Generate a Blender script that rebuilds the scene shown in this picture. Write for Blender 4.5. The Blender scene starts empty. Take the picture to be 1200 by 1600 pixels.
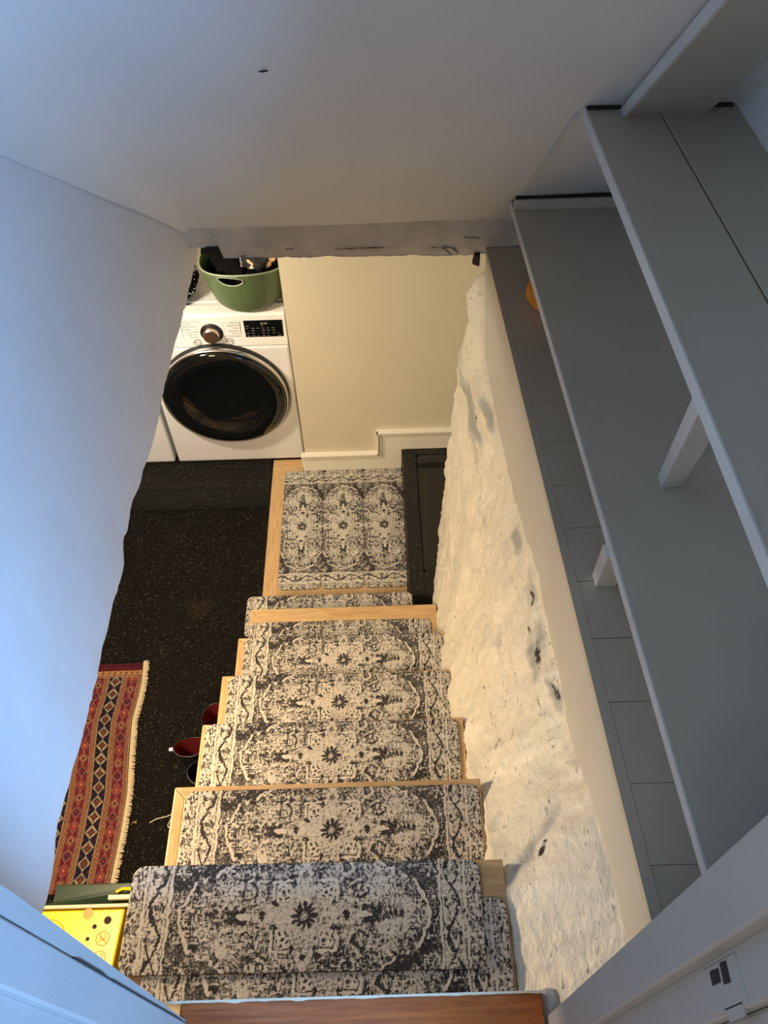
import bpy, bmesh, math, random
import numpy as np
from mathutils import Vector, Matrix, noise as mnoise

S = bpy.context.scene
COL = S.collection
random.seed(7)
rng = np.random.default_rng(11)

# ------------------------------------------------------------------ camera
# metres; basement floor z = 0, upper floor z = 1.92, X right, Y ahead
EYE = Vector((0.0, 0.0, 3.62))
PITCH, ROLL = math.radians(51.5), 0.03
Fw = Vector((0, math.cos(PITCH), -math.sin(PITCH)))
Up0 = Vector((0, math.sin(PITCH), math.cos(PITCH)))
R0 = Vector((1, 0, 0))
Rt = R0 * math.cos(ROLL) - Up0 * math.sin(ROLL)
Up = R0 * math.sin(ROLL) + Up0 * math.cos(ROLL)
camd = bpy.data.cameras.new('camera')
cam = bpy.data.objects.new('camera', camd)
COL.objects.link(cam)
cam.matrix_world = Matrix(((Rt.x, Up.x, -Fw.x, EYE.x), (Rt.y, Up.y, -Fw.y, EYE.y),
                           (Rt.z, Up.z, -Fw.z, EYE.z), (0, 0, 0, 1)))
camd.sensor_fit = 'VERTICAL'
camd.sensor_height = 24.0
camd.lens = 24.0 * 1250 / 1600
camd.clip_start = 0.02
S.camera = cam

# ------------------------------------------------------------------ light
S.view_settings.view_transform = 'Standard'
S.view_settings.look = 'None'
S.view_settings.gamma = 1.0
S.view_settings.use_curve_mapping = False
S.view_settings.exposure = 0.0
W = bpy.data.worlds.new('world')
S.world = W
W.use_nodes = True
W.node_tree.nodes['Background'].inputs[0].default_value = (0.84, 0.72, 0.52, 1)
W.node_tree.nodes['Background'].inputs[1].default_value = 0.62


def area(name, loc, target, size, power, color, shape='RECTANGLE', size_y=None):
    L = bpy.data.lights.new(name, 'AREA')
    L.energy = power
    L.color = color
    L.shape = shape
    L.size = size
    if size_y:
        L.size_y = size_y
    o = bpy.data.objects.new(name, L)
    COL.objects.link(o)
    o.location = loc
    d = Vector(target) - Vector(loc)
    o.rotation_euler = d.to_track_quat('-Z', 'Y').to_euler()
    return o


# daylight from the window of the upper room, behind the camera
area('window_daylight', (1.50, -1.30, 3.08), (1.0, 1.0, 3.2), 1.7, 262, (0.22, 0.51, 1.0), size_y=0.9)
area('added_side_fill', (-1.25, -1.35, 3.7), (0.6, 0.9, 2.8), 0.9, 13, (0.80, 0.90, 1.0), size_y=0.9)  # added fill from behind left, brightens right jamb and shelves; no known window
# warm lamp under the basement ceiling, beyond the left wall
area('basement_lamp', (-1.38, 0.86, 1.965), (-0.60, 0.86, 0.2), 0.36, 74, (1.0, 0.74, 0.44), shape='DISK')
area('laundry_lamp', (-1.45, 2.45, 1.965), (-0.85, 3.3, 0.95), 0.16, 34, (1.0, 0.86, 0.66), shape='DISK')


# ------------------------------------------------------------------ materials
def new_mat(name):
    m = bpy.data.materials.new(name)
    m.use_nodes = True
    return m, m.node_tree, m.node_tree.nodes['Principled BSDF']


def mix_rgb(nt, fac, a, b):
    n = nt.nodes.new('ShaderNodeMix')
    n.data_type = 'RGBA'
    for sock, v in ((n.inputs[0], fac), (n.inputs[6], a), (n.inputs[7], b)):
        if hasattr(v, 'is_linked') or isinstance(v, bpy.types.NodeSocket):
            nt.links.new(v, sock)
        else:
            sock.default_value = v
    return n.outputs[2]


def tex_noise(nt, scale, detail=4, rough=0.55, stretch=None, dist=0.0):
    tc = nt.nodes.new('ShaderNodeTexCoord')
    mp = nt.nodes.new('ShaderNodeMapping')
    if stretch:
        mp.inputs['Scale'].default_value = stretch
    nt.links.new(tc.outputs['Object'], mp.inputs[0])
    n = nt.nodes.new('ShaderNodeTexNoise')
    n.inputs['Scale'].default_value = scale
    n.inputs['Detail'].default_value = detail
    n.inputs['Roughness'].default_value = rough
    n.inputs['Distortion'].default_value = dist
    nt.links.new(mp.outputs[0], n.inputs['Vector'])
    return n.outputs['Fac']


def ramp(nt, src, lo, hi):
    n = nt.nodes.new('ShaderNodeMapRange')
    n.inputs[1].default_value = lo
    n.inputs[2].default_value = hi
    nt.links.new(src, n.inputs[0])
    return n.outputs[0]


def bump(nt, bsdf, src, strength, dist=0.01, prev=None):
    b = nt.nodes.new('ShaderNodeBump')
    b.inputs['Strength'].default_value = strength
    b.inputs['Distance'].default_value = dist
    nt.links.new(src, b.inputs['Height'])
    if prev is not None:
        nt.links.new(prev, b.inputs['Normal'])
    nt.links.new(b.outputs[0], bsdf.inputs['Normal'])
    return b.outputs[0]


def c4(c):
    return (c[0], c[1], c[2], 1)


def paint(name, col, rough=0.5, scale=6, amt=0.06, bstr=0.15, bscale=40, spec=0.4):
    m, nt, b = new_mat(name)
    d = tuple(max(0, x * (1 - amt * 2)) for x in col)
    f = ramp(nt, tex_noise(nt, scale, 5), 0.35, 0.65)
    nt.links.new(mix_rgb(nt, f, c4(d), c4(col)), b.inputs['Base Color'])
    b.inputs['Roughness'].default_value = rough
    b.inputs['Specular IOR Level'].default_value = spec
    if bstr:
        bump(nt, b, tex_noise(nt, bscale, 5), bstr, 0.004)
    return m


def plain(name, col, rough=0.5, metal=0.0, spec=0.5, coat=0.0):
    m, nt, b = new_mat(name)
    f = tex_noise(nt, 60, 2)
    d = tuple(x * 0.93 for x in col)
    nt.links.new(mix_rgb(nt, f, c4(d), c4(col)), b.inputs['Base Color'])
    b.inputs['Roughness'].default_value = rough
    b.inputs['Metallic'].default_value = metal
    b.inputs['Specular IOR Level'].default_value = spec
    b.inputs['Coat Weight'].default_value = coat
    return m


def wood(name, light, dark, scale=7, stretch=(1, 14, 14), rough=0.45, coat=0.0):
    m, nt, b = new_mat(name)
    f1 = tex_noise(nt, scale, 6, 0.6, stretch, 1.2)
    f2 = tex_noise(nt, scale * 5, 3, 0.6, stretch)
    c = mix_rgb(nt, ramp(nt, f1, 0.3, 0.7), c4(dark), c4(light))
    c = mix_rgb(nt, ramp(nt, f2, 0.62, 0.75), c, c4(tuple(x * 0.7 for x in dark)))
    nt.links.new(c, b.inputs['Base Color'])
    b.inputs['Roughness'].default_value = rough
    b.inputs['Coat Weight'].default_value = coat
    bump(nt, b, f2, 0.1, 0.002)
    return m


M = {}
M['white_wall'] = paint('white_plaster', (0.70, 0.70, 0.70), 0.6, 3, 0.03, 0.35, 14)
M['ceiling'] = paint('ceiling_paint', (0.69, 0.70, 0.685), 0.6, 2.5, 0.03, 0.3, 9)
M['header'] = paint('cracked_plaster', (0.56, 0.52, 0.46), 0.7, 12, 0.12, 0.8, 26)
M['cream_wall'] = paint('cream_wall_paint', (0.66, 0.60, 0.46), 0.45, 3, 0.02, 0.05, 60)
M['trim_cream'] = paint('cream_trim_paint', (0.82, 0.78, 0.68), 0.4, 5, 0.02, 0.05, 40)
M['gray_shelf'] = paint('grey_shelf_paint', (0.47, 0.43, 0.345), 0.42, 4, 0.04, 0.12, 30)
M['gray_edge_lit'] = paint('grey_paint_lit_edge', (0.60, 0.60, 0.57), 0.4, 8, 0.05, 0.2, 50)  # lighter than the shelf grey: light on the edges put into the colour
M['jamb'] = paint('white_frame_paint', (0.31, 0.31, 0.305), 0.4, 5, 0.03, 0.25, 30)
M['fascia'] = paint('grey_beige_paint', (0.48, 0.46, 0.41), 0.5, 5, 0.03, 0.15, 30)
M['dark_wall'] = paint('basement_wall', (0.38, 0.34, 0.28), 0.8, 3, 0.1, 0.3, 12)
M['black'] = plain('black_void', (0.006, 0.006, 0.006), 0.8)
M['crack'] = plain('dark_crack_and_shade', (0.02, 0.018, 0.016), 0.9)  # cracks and holes, also the painted shade strips on the shelves
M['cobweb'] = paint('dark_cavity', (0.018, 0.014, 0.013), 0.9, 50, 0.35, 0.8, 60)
M['oak'] = wood('light_oak', (0.64, 0.44, 0.23), (0.43, 0.26, 0.11), 9, (1, 10, 10))
M['oak_y'] = wood('light_oak_side_grain', (0.64, 0.44, 0.23), (0.43, 0.26, 0.11), 9, stretch=(10, 1, 10))
M['pine'] = wood('varnished_pine', (0.46, 0.12, 0.018), (0.20, 0.045, 0.008), 5, rough=0.28, coat=0.6)
M['white_app'] = plain('white_enamel', (0.74, 0.73, 0.72), 0.25, spec=0.5, coat=0.3)
M['panel_app'] = plain('white_plastic', (0.78, 0.77, 0.75), 0.35)
M['chrome'] = plain('chrome', (0.75, 0.74, 0.73), 0.18, 1.0)
M['brass'] = plain('brushed_knob_metal', (0.72, 0.60, 0.50), 0.25, 1.0)
M['black_gloss'] = plain('black_gloss', (0.004, 0.005, 0.006), 0.06, spec=0.5, coat=0.5)
M['black_plastic'] = plain('black_plastic', (0.012, 0.012, 0.013), 0.35)
M['print'] = plain('grey_print', (0.22, 0.21, 0.20), 0.6)
M['screen_print'] = plain('pale_screen_print', (0.28, 0.28, 0.28), 0.6)
M['green_tub'] = plain('green_rubber', (0.085, 0.130, 0.055), 0.5)
M['tub_rim'] = plain('pale_green_rim', (0.34, 0.40, 0.30), 0.5)
M['cloth_black'] = paint('black_cloth', (0.005, 0.005, 0.005), 0.95, 30, 0.3, 0.9, 60, spec=0.1)
M['red_lining'] = plain('red_lining', (0.16, 0.006, 0.012), 0.7)
M['boot'] = plain('black_rubber', (0.010, 0.010, 0.011), 0.28)
M['silver'] = plain('silver_tab', (0.65, 0.65, 0.68), 0.35, 0.6)
M['yellow'] = plain('yellow_plastic', (0.93, 0.66, 0.008), 0.35)
M['yellow_dark'] = plain('amber_plastic', (0.78, 0.27, 0.004), 0.4)
M['orange_ink'] = plain('orange_ink', (0.90, 0.16, 0.02), 0.5)
M['green_lid'] = plain('dark_green_plastic', (0.018, 0.045, 0.030), 0.3)
M['ivory'] = plain('ivory_plastic', (0.70, 0.64, 0.48), 0.4)
M['squash'] = paint('orange_rind', (0.75, 0.28, 0.015), 0.4, 9, 0.12, 0.1, 20)
M['stem'] = plain('dry_stem', (0.20, 0.14, 0.05), 0.8)
M['fringe'] = plain('cream_wool', (0.62, 0.54, 0.38), 0.9)
M['wire'] = plain('white_wire', (0.8, 0.78, 0.74), 0.4)
M['leaf'] = plain('dry_leaf', (0.35, 0.19, 0.06), 0.8)
M['mat_edge'] = plain('dark_mat_edge', (0.03, 0.027, 0.027), 0.9)


def make_floor_mat():
    m, nt, b = new_mat('black_granular_floor')
    tc = nt.nodes.new('ShaderNodeTexCoord')
    v = nt.nodes.new('ShaderNodeTexVoronoi')
    v.inputs['Scale'].default_value = 210
    nt.links.new(tc.outputs['Object'], v.inputs['Vector'])
    sep = nt.nodes.new('ShaderNodeSeparateColor')
    nt.links.new(v.outputs['Color'], sep.inputs[0])
    base = mix_rgb(nt, ramp(nt, tex_noise(nt, 260, 3), 0.4, 0.7), c4((0.004, 0.004, 0.004)), c4((0.018, 0.016, 0.014)))
    fl = mix_rgb(nt, ramp(nt, sep.outputs[0], 0.95, 1.0), base, c4((0.16, 0.14, 0.11)))
    dirt = ramp(nt, tex_noise(nt, 1.6, 3, 0.6), 0.64, 0.86)
    fl = mix_rgb(nt, dirt, fl, c4((0.085, 0.055, 0.032)))
    nt.links.new(fl, b.inputs['Base Color'])
    b.inputs['Roughness'].default_value = 0.24
    b.inputs['Specular IOR Level'].default_value = 0.5
    bump(nt, b, v.outputs['Distance'], 1.0, 0.009)
    return m


M['floor'] = make_floor_mat()


def make_stone_mat():
    m, nt, b = new_mat('whitewashed_rough_stone')
    base = mix_rgb(nt, ramp(nt, tex_noise(nt, 4, 4), 0.35, 0.7), c4((0.62, 0.58, 0.48)), c4((0.74, 0.69, 0.58)))
    g = tex_noise(nt, 4.5, 6, 0.6, (1, 0.5, 1.6), 0.4)
    gr = nt.nodes.new('ShaderNodeAttribute')
    gr.attribute_name = 'bare'
    mm = nt.nodes.new('ShaderNodeMath')
    mm.operation = 'ADD'
    nt.links.new(g, mm.inputs[0])
    nt.links.new(gr.outputs['Fac'], mm.inputs[1])
    base = mix_rgb(nt, ramp(nt, mm.outputs[0], 0.60, 0.76), base, c4((0.33, 0.335, 0.32)))
    k = tex_noise(nt, 58, 4, 0.62, (1, 0.4, 0.9), 1.4)
    base = mix_rgb(nt, ramp(nt, k, 0.63, 0.69), base, c4((0.22, 0.20, 0.16)))
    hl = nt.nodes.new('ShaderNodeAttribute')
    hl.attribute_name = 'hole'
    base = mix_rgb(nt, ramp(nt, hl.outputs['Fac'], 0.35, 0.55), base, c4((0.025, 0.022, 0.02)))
    nt.links.new(base, b.inputs['Base Color'])
    b.inputs['Roughness'].default_value = 0.42
    p = bump(nt, b, tex_noise(nt, 10, 5, 0.6, (1, 0.8, 1), 0.6), 0.40, 0.02)
    p = bump(nt, b, tex_noise(nt, 70, 4, 0.6, (1, 0.8, 1), 1.0), 0.5, 0.005, p)
    bump(nt, b, k, 0.4, 0.006, p)
    return m


M['stone'] = make_stone_mat()


def make_attr_mat(name, rough, fine, lo=0.84, hi=1.14):
    """colour woven into the textile (a per-vertex dye pattern) with a fine thread grain"""
    m, nt, b = new_mat(name)
    a = nt.nodes.new('ShaderNodeVertexColor')
    a.layer_name = 'dye'
    f1 = tex_noise(nt, fine, 2, 0.5, (1, 0.25, 1))
    f2 = tex_noise(nt, fine, 2, 0.5, (0.25, 1, 1))
    mm = nt.nodes.new('ShaderNodeMath')
    mm.operation = 'MULTIPLY'
    nt.links.new(f1, mm.inputs[0])
    nt.links.new(f2, mm.inputs[1])
    f = ramp(nt, mm.outputs[0], 0.14, 0.36)
    g = nt.nodes.new('ShaderNodeMapRange')
    g.inputs[3].default_value = lo
    g.inputs[4].default_value = hi
    nt.links.new(f, g.inputs[0])
    vm = nt.nodes.new('ShaderNodeVectorMath')
    vm.operation = 'SCALE'
    nt.links.new(a.outputs['Color'], vm.inputs[0])
    nt.links.new(g.outputs[0], vm.inputs['Scale'])
    nt.links.new(vm.outputs[0], b.inputs['Base Color'])
    b.inputs['Roughness'].default_value = rough
    b.inputs['Specular IOR Level'].default_value = 0.15
    bump(nt, b, mm.outputs[0], 0.3, 0.001)
    return m


M['stair_mat'] = make_attr_mat('distressed_ornament_textile', 0.85, 420)
M['rug'] = make_attr_mat('woven_red_wool', 0.9, 500)


# ------------------------------------------------------------------ helpers
def tag(o, label=None, cat=None, group=None, kind=None):
    if label: o['label'] = label
    if cat: o['category'] = cat
    if group: o['group'] = group
    if kind: o['kind'] = kind
    return o


def empty(name, loc, label=None, cat=None, group=None, kind=None):
    o = bpy.data.objects.new(name, None)
    o.empty_display_size = 0.05
    COL.objects.link(o)
    o.location = loc
    return tag(o, label, cat, group, kind)


def wloc(o):
    v = Vector(o.location)
    return v if o.parent is None else v + wloc(o.parent)


def obj(name, bm, mat, parent=None, org=(0, 0, 0), smooth=False):
    """bm in world coordinates (thing empties are unrotated while being built)"""
    o = bpy.data.objects.new(name, bpy.data.meshes.new(name))
    COL.objects.link(o)
    if parent is not None:
        off = wloc(parent)
        o.parent = parent
    else:
        off = Vector(org)
        o.location = off
    bmesh.ops.translate(bm, verts=bm.verts, vec=-off)
    bm.to_mesh(o.data)
    bm.free()
    if smooth:
        for p in o.data.polygons:
            p.use_smooth = True
    mats = mat if isinstance(mat, (list, tuple)) else [mat]
    for k in mats:
        o.data.materials.append(k)
    return o


def struct(name, bm, mat, parent=None, smooth=False):
    o = obj(name, bm, mat, parent, smooth=smooth)
    if parent is None:
        o['kind'] = 'structure'
    return o


def add_box(bm, x0, x1, y0, y1, z0, z1, bev=0.0, seg=2, mi=0):
    r = bmesh.ops.create_cube(bm, size=1.0)
    vs = r['verts']
    for v in vs:
        v.co = Vector(((x0 + x1) / 2 + v.co.x * (x1 - x0), (y0 + y1) / 2 + v.co.y * (y1 - y0), (z0 + z1) / 2 + v.co.z * (z1 - z0)))
    fs = {f for v in vs for f in v.link_faces}
    for f in fs:
        f.material_index = mi
    if bev > 0:
        es = {e for v in vs for e in v.link_edges}
        bmesh.ops.bevel(bm, geom=list(es), offset=bev, segments=seg, profile=0.5, affect='EDGES')
    return vs


def bx(x0, x1, y0, y1, z0, z1, bev=0.0, seg=2):
    bm = bmesh.new()
    add_box(bm, x0, x1, y0, y1, z0, z1, bev, seg)
    return bm


def add_prism(bm, pts, vec, bev=0.0):
    """closed polygon (list of 3d points) extruded along vec"""
    a = [bm.verts.new(Vector(p)) for p in pts]
    b = [bm.verts.new(Vector(p) + Vector(vec)) for p in pts]
    n = len(pts)
    fs = [bm.faces.new(a), bm.faces.new(b[::-1])]
    for i in range(n):
        fs.append(bm.faces.new((a[i], b[i], b[(i + 1) % n], a[(i + 1) % n])))
    bmesh.ops.recalc_face_normals(bm, faces=fs)
    if bev:
        es = {e for f in fs for e in f.edges}
        bmesh.ops.bevel(bm, geom=list(es), offset=bev, segments=2, profile=0.5, affect='EDGES')


def prism(pts, vec, bev=0.0):
    bm = bmesh.new()
    add_prism(bm, pts, vec, bev)
    return bm


def add_tube(bm, pts, r, seg=10, closed=False, cap=True):
    pts = [Vector(p) for p in pts]
    n = len(pts)
    rings = []
    prevn = None
    for i, p in enumerate(pts):
        if closed:
            t = (pts[(i + 1) % n] - pts[i - 1]).normalized()
        else:
            t = (pts[min(i + 1, n - 1)] - pts[max(i - 1, 0)]).normalized()
        if prevn is None:
            a = Vector((0, 0, 1)) if abs(t.z) < 0.9 else Vector((1, 0, 0))
            nn = t.cross(a).normalized()
        else:
            nn = (prevn - t * prevn.dot(t)).normalized()
        prevn = nn
        bb = t.cross(nn)
        rr = r[i] if isinstance(r, (list, tuple)) else r
        rings.append([bm.verts.new(p + (nn * math.cos(2 * math.pi * k / seg) + bb * math.sin(2 * math.pi * k / seg)) * rr) for k in range(seg)])
    m = n if closed else n - 1
    for i in range(m):
        A, B = rings[i], rings[(i + 1) % n]
        for k in range(seg):
            bm.faces.new((A[k], A[(k + 1) % seg], B[(k + 1) % seg], B[k]))
    if cap and not closed:
        bm.faces.new(rings[0][::-1])
        bm.faces.new(rings[-1])


def grid_mesh(xs, ys, fn, bm=None):
    bm = bm or bmesh.new()
    V = [[bm.verts.new(fn(x, y)) for y in ys] for x in xs]
    for i in range(len(xs) - 1):
        for j in range(len(ys) - 1):
            bm.faces.new((V[i][j], V[i + 1][j], V[i + 1][j + 1], V[i][j + 1]))
    return bm, V


def lin(a, b, n):
    return [a + (b - a) * i / (n - 1) for i in range(n)]


def fb(x, y, z, s, o=4):
    return mnoise.fractal(Vector((x, y, z)) * s, 1.0, 2.0, o)


def interp(x, pts):
    if x <= pts[0][0]: return pts[0][1]
    for (a, b), (c, d) in zip(pts, pts[1:]):
        if x <= c:
            return b + (d - b) * (x - a) / (c - a)
    return pts[-1][1]


TAN = math.tan(math.radians(43.5))


def ceil_z(y):
    return 2.115 + TAN * (2.44 - y)


# ------------------------------------------------------------------ SETTING
XL = -0.645
# left wall, ragged lower edge where its plaster ends above the basement
EDGE = [(0.19, 2.0), (0.365, 2.003), (0.41, 1.999), (0.495, 2.032), (0.546, 2.025), (0.607, 2.018), (0.729, 2.006), (0.898, 2.001),
        (1.019, 2.003), (1.094, 1.985), (1.144, 1.983), (1.194, 2.022), (1.235, 2.007), (1.303, 2.013), (1.413, 1.986),
        (1.545, 1.965), (1.63, 1.959), (1.815, 1.962), (1.994, 1.96), (2.289, 1.937), (2.6, 1.93)]


def wall_left_fn(y, t):
    zb = interp(y, EDGE) + 0.008 * fb(y, 3, 0, 14) + 0.004 * fb(y, 8, 0, 60)
    zt = 4.75
    z = zb + (zt - zb) * t ** 1.6
    x = XL + 0.005 * fb(0.5, y, z, 2.2, 3) + 0.0015 * fb(1, y, z, 14, 3)
    if z < zb + 0.03:
        x -= 0.02 * ((zb + 0.03 - z) / 0.03) ** 2
    return Vector((x, y, z))


bm, V = grid_mesh(lin(0.19, 2.6, 170), lin(0, 1, 60), wall_left_fn)
B = [bm.verts.new(Vector((XL - 0.10, row[0].co.y, row[0].co.z + 0.01))) for row in V]
T = [bm.verts.new(Vector((XL - 0.10, row[0].co.y, 4.75))) for row in V]
for i in range(len(V) - 1):
    bm.faces.new((V[i][0], B[i], B[i + 1], V[i + 1][0]))
    bm.faces.new((B[i], T[i], T[i + 1], B[i + 1]))
struct('wall_left', bm, M['white_wall'], smooth=True)

# sloping ceiling (underside of the flight above), coved into the left wall
def ceil_fn(x, y):
    R = 0.03 + 0.20 * max(0.0, min(1.0, (2.44 - y) / 1.1))
    d = x - XL
    h = 0.0
    if d < R:
        h = R - math.sqrt(max(0.0, R * R - (R - max(d, 0)) ** 2))
    z = ceil_z(y) - h * 1.1
    z += 0.006 * fb(x, y, 1.3, 2.5, 3)
    return Vector((x, y, z))


xs = sorted(set([XL + 0.003 + 0.3 * (i / 24) ** 1.8 for i in range(25)] + lin(-0.33, 0.80, 40)))
bm, V = grid_mesh(xs, lin(-0.15, 2.46, 90), ceil_fn)
V2 = [[bm.verts.new(Vector((x, y, ceil_z(y) + 0.12))) for y in (-0.15, 2.46)] for x in (XL - 0.1, 0.80)]
bm.faces.new((V2[0][0], V2[0][1], V2[1][1], V2[1][0]))
struct('ceiling', bm, M['ceiling'], smooth=True)

# plaster beam the slope dies into, with a cavity at each end
root = empty('trim_1', (0, 2.44, 2.0), kind='structure')
bm = bmesh.new()
xs = lin(-0.66, 0.80, 150)
def hdr_low(x):
    b = 1.998 - 0.019 * (x + 0.6)
    b += 0.004 * fb(x, 0, 0, 9) + 0.003 * fb(x, 5, 0, 40)
    if x < -0.533:
        b = 2.046 if x > -0.585 else 2.040
    return b
def hdr_fn(x, t):
    zb = hdr_low(x)
    zt = 2.20
    z = zb + (zt - zb) * t
    y = 2.432 + 0.010 * fb(x, z, 2, 10, 4)
    if t < 0.12: y += 0.012
    return Vector((x, y, z))
bm, V = grid_mesh(xs, [0, 0.06, 0.12, 0.2, 0.3, 0.4, 0.5, 0.65, 0.8, 1.0], hdr_fn)
Bk = [bm.verts.new(Vector((r[0].co.x, 2.56, r[0].co.z + 0.004))) for r in V]
Bt = [bm.verts.new(Vector((r[0].co.x, 2.56, 2.3))) for r in V]
for i in range(len(V) - 1):
    bm.faces.new((V[i][0], V[i + 1][0], Bk[i + 1], Bk[i]))
    bm.faces.new((Bk[i], Bk[i + 1], Bt[i + 1], Bt[i]))
struct('beam', bm, M['header'], root, smooth=True)
bm = bmesh.new()
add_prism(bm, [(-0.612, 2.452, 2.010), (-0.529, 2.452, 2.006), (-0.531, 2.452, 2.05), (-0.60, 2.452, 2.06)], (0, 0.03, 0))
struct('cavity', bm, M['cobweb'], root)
bm = prism([(0.337, 2.425, 1.955), (0.362, 2.425, 1.945), (0.362, 2.425, 1.990), (0.343, 2.425, 1.988)], (0, 0.02, 0))
struct('cavity', bm, M['crack'], root)
# hairline cracks in the beam
bm = bmesh.new()
def crack(bm, pts, r=0.0012):
    q = []
    for (a, b), (c, d) in zip(pts, pts[1:]):
        for k in range(5):
            t = k / 5
            q.append((a + (c - a) * t, 2.430, b + (d - b) * t + random.uniform(-.0015, .0015)))
    q.append((pts[-1][0], 2.430, pts[-1][1]))
    add_tube(bm, q, [r * random.uniform(0.5, 1.6) for _ in q], 5)
crack(bm, [(-0.14, 2.028), (-0.05, 2.030), (0.04, 2.029)])
crack(bm, [(0.19, 2.024), (0.235, 2.020), (0.262, 1.992)], 0.0014)
crack(bm, [(0.235, 2.026), (0.265, 2.018), (0.285, 2.000)], 0.0015)
crack(bm, [(-0.31, 2.033), (-0.285, 2.034)], 0.0012)
crack(bm, [(-0.47, 2.012), (-0.455, 2.013)], 0.0022)
crack(bm, [(0.30, 2.06), (0.39, 2.052)], 0.001)
struct('crack', bm, M['crack'], root)

# right-hand rough stone wall: top follows the ragged fascia foot
TOPZ = [(0.15, 1.83), (0.33, 1.818), (0.40, 1.821), (0.50, 1.81), (0.64, 1.783), (0.77, 1.72), (0.86, 1.745), (1.05, 1.737), (1.23, 1.77),
        (1.43, 1.714), (1.70, 1.667), (1.99, 1.641), (2.28, 1.66), (2.36, 1.80), (2.45, 1.93)]
FOOT = [(0.15, 0.245), (0.31, 0.242), (0.78, 0.228), (1.12, 0.208), (1.63, 0.212), (2.15, 0.222), (2.45, 0.255)]
def fascia_x(y):
    return 0.462 - (y - 0.33) * 0.0375
def stone_fn(y, t):
    zt = interp(y, TOPZ) + 0.01 * fb(y, 1, 0, 16)
    far = max(0.0, min(1.0, (y - 1.75) / 0.65))
    xt = fascia_x(y) + 0.004 - 0.050 * far * min(1.0, t / 0.035) ** 0.6
    zf = min(1.70, 1.66 - 0.80 * (y - 0.50))
    zf = max(zf, 0.1)
    xf = interp(y, FOOT)
    if t < 0.72:
        s = 1 - t / 0.72
        z = zf + (zt - zf) * s
        g = s ** (0.85 - 0.22 * far)
        x = xf + (xt - xf) * g
    else:
        z = zf * (1 - (t - 0.72) / 0.28)
        x = xf
    edge = min(1.0, t / 0.06)
    lump = 0.020 * fb(y, z, 4.2, 5.0, 3) + 0.008 * fb(y, z, 1.2, 16, 4) + 0.004 * fb(y, z, 7.2, 45, 3)
    x -= lump * edge
    if 0.03 < t < 0.70:
        x -= 0.012 * math.sin(math.pi * t / 0.7)
    return Vector((x, y, z))
bm, V = grid_mesh(lin(0.15, 2.44, 300), lin(0, 1, 170), stone_fn)
# far end of the wall
last = V[-1]
E1 = [bm.verts.new(Vector((v.co.x + 0.03, 2.47 + 0.01 * fb(v.co.z, 2, 2, 20), v.co.z))) for v in last]
E2 = [bm.verts.new(Vector((0.80, 2.48, v.co.z))) for v in last]
for i in range(len(last) - 1):
    bm.faces.new((last[i], E1[i], E1[i + 1], last[i + 1]))
    bm.faces.new((E1[i], E2[i], E2[i + 1], E1[i + 1]))
wr = struct('wall_right', bm, M['stone'], smooth=True)
# where the whitewash has come away (a property of the wall itself, along the fascia)
BARE = [(1.22, 1.70, 0.10, 0.035), (1.05, 1.66, 0.11, 0.05), (0.90, 1.71, 0.06, 0.02), (2.20, 1.47, 0.16, 0.05), (0.50, 1.70, 0.10, 0.02), (1.45, 1.64, 0.06, 0.03), (2.05, 1.60, 0.10, 0.03), (1.08, 1.69, 0.07, 0.05)]
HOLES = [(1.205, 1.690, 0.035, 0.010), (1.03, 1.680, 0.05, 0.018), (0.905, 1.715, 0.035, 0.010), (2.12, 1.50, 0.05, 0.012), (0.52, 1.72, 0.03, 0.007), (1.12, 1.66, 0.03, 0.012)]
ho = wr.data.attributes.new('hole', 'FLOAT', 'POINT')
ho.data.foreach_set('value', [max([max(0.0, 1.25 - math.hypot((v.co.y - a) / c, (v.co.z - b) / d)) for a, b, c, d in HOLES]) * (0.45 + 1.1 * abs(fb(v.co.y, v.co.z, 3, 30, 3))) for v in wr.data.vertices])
ba = wr.data.attributes.new('bare', 'FLOAT', 'POINT')
vals = []
for v in wr.data.vertices:
    a_ = 0.0
    for by, bz, ry, rz in BARE:
        d_ = math.hypot((v.co.y - by) / ry, (v.co.z - bz) / rz)
        a_ = max(a_, 1 - d_ * 0.8)
    vals.append(max(0.0, a_) * 0.30)
ba.data.foreach_set('value', vals)

# painted fascia capping the stone wall
bm = bmesh.new()
ys = lin(0.15, 2.43, 40)
A0 = [bm.verts.new(Vector((fascia_x(y), y, 2.0))) for y in ys]
A1 = [bm.verts.new(Vector((fascia_x(y), y, 1.55))) for y in ys]
C0 = [bm.verts.new(Vector((0.60, y, 2.0))) for y in ys]
C1 = [bm.verts.new(Vector((0.60, y, 1.55))) for y in ys]
for i in range(len(ys) - 1):
    bm.faces.new((A0[i], A0[i + 1], A1[i + 1], A1[i]))
    bm.faces.new((A0[i], C0[i], C0[i + 1], A0[i + 1]))
    bm.faces.new((C0[i], C1[i], C1[i + 1], C0[i + 1]))
    bm.faces.new((A1[i], A1[i + 1], C1[i + 1], C1[i]))
bm.faces.new((A0[0], A1[0], C1[0], C0[0]))
bm.faces.new((A0[-1], C0[-1], C1[-1], A1[-1]))
bmesh.ops.recalc_face_normals(bm, faces=bm.faces)
struct('trim_2', bm, M['fascia'])

# wall behind the shelves and upper door-side wall
struct('wall_niche', bx(0.755, 0.86, 0.15, 2.56, 0.0, 4.75), M['ceiling'])
bm = bmesh.new()
add_box(bm, -1.6, -0.40, 0.02, 0.183, 1.92, 4.9)
add_box(bm, -0.40, 0.30, 0.02, 0.183, 4.05, 4.9)
add_box(bm, 0.30, 1.6, 0.02, 0.150, 1.92, 4.9)
struct('wall_front', bm, M['white_wall'])

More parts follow.
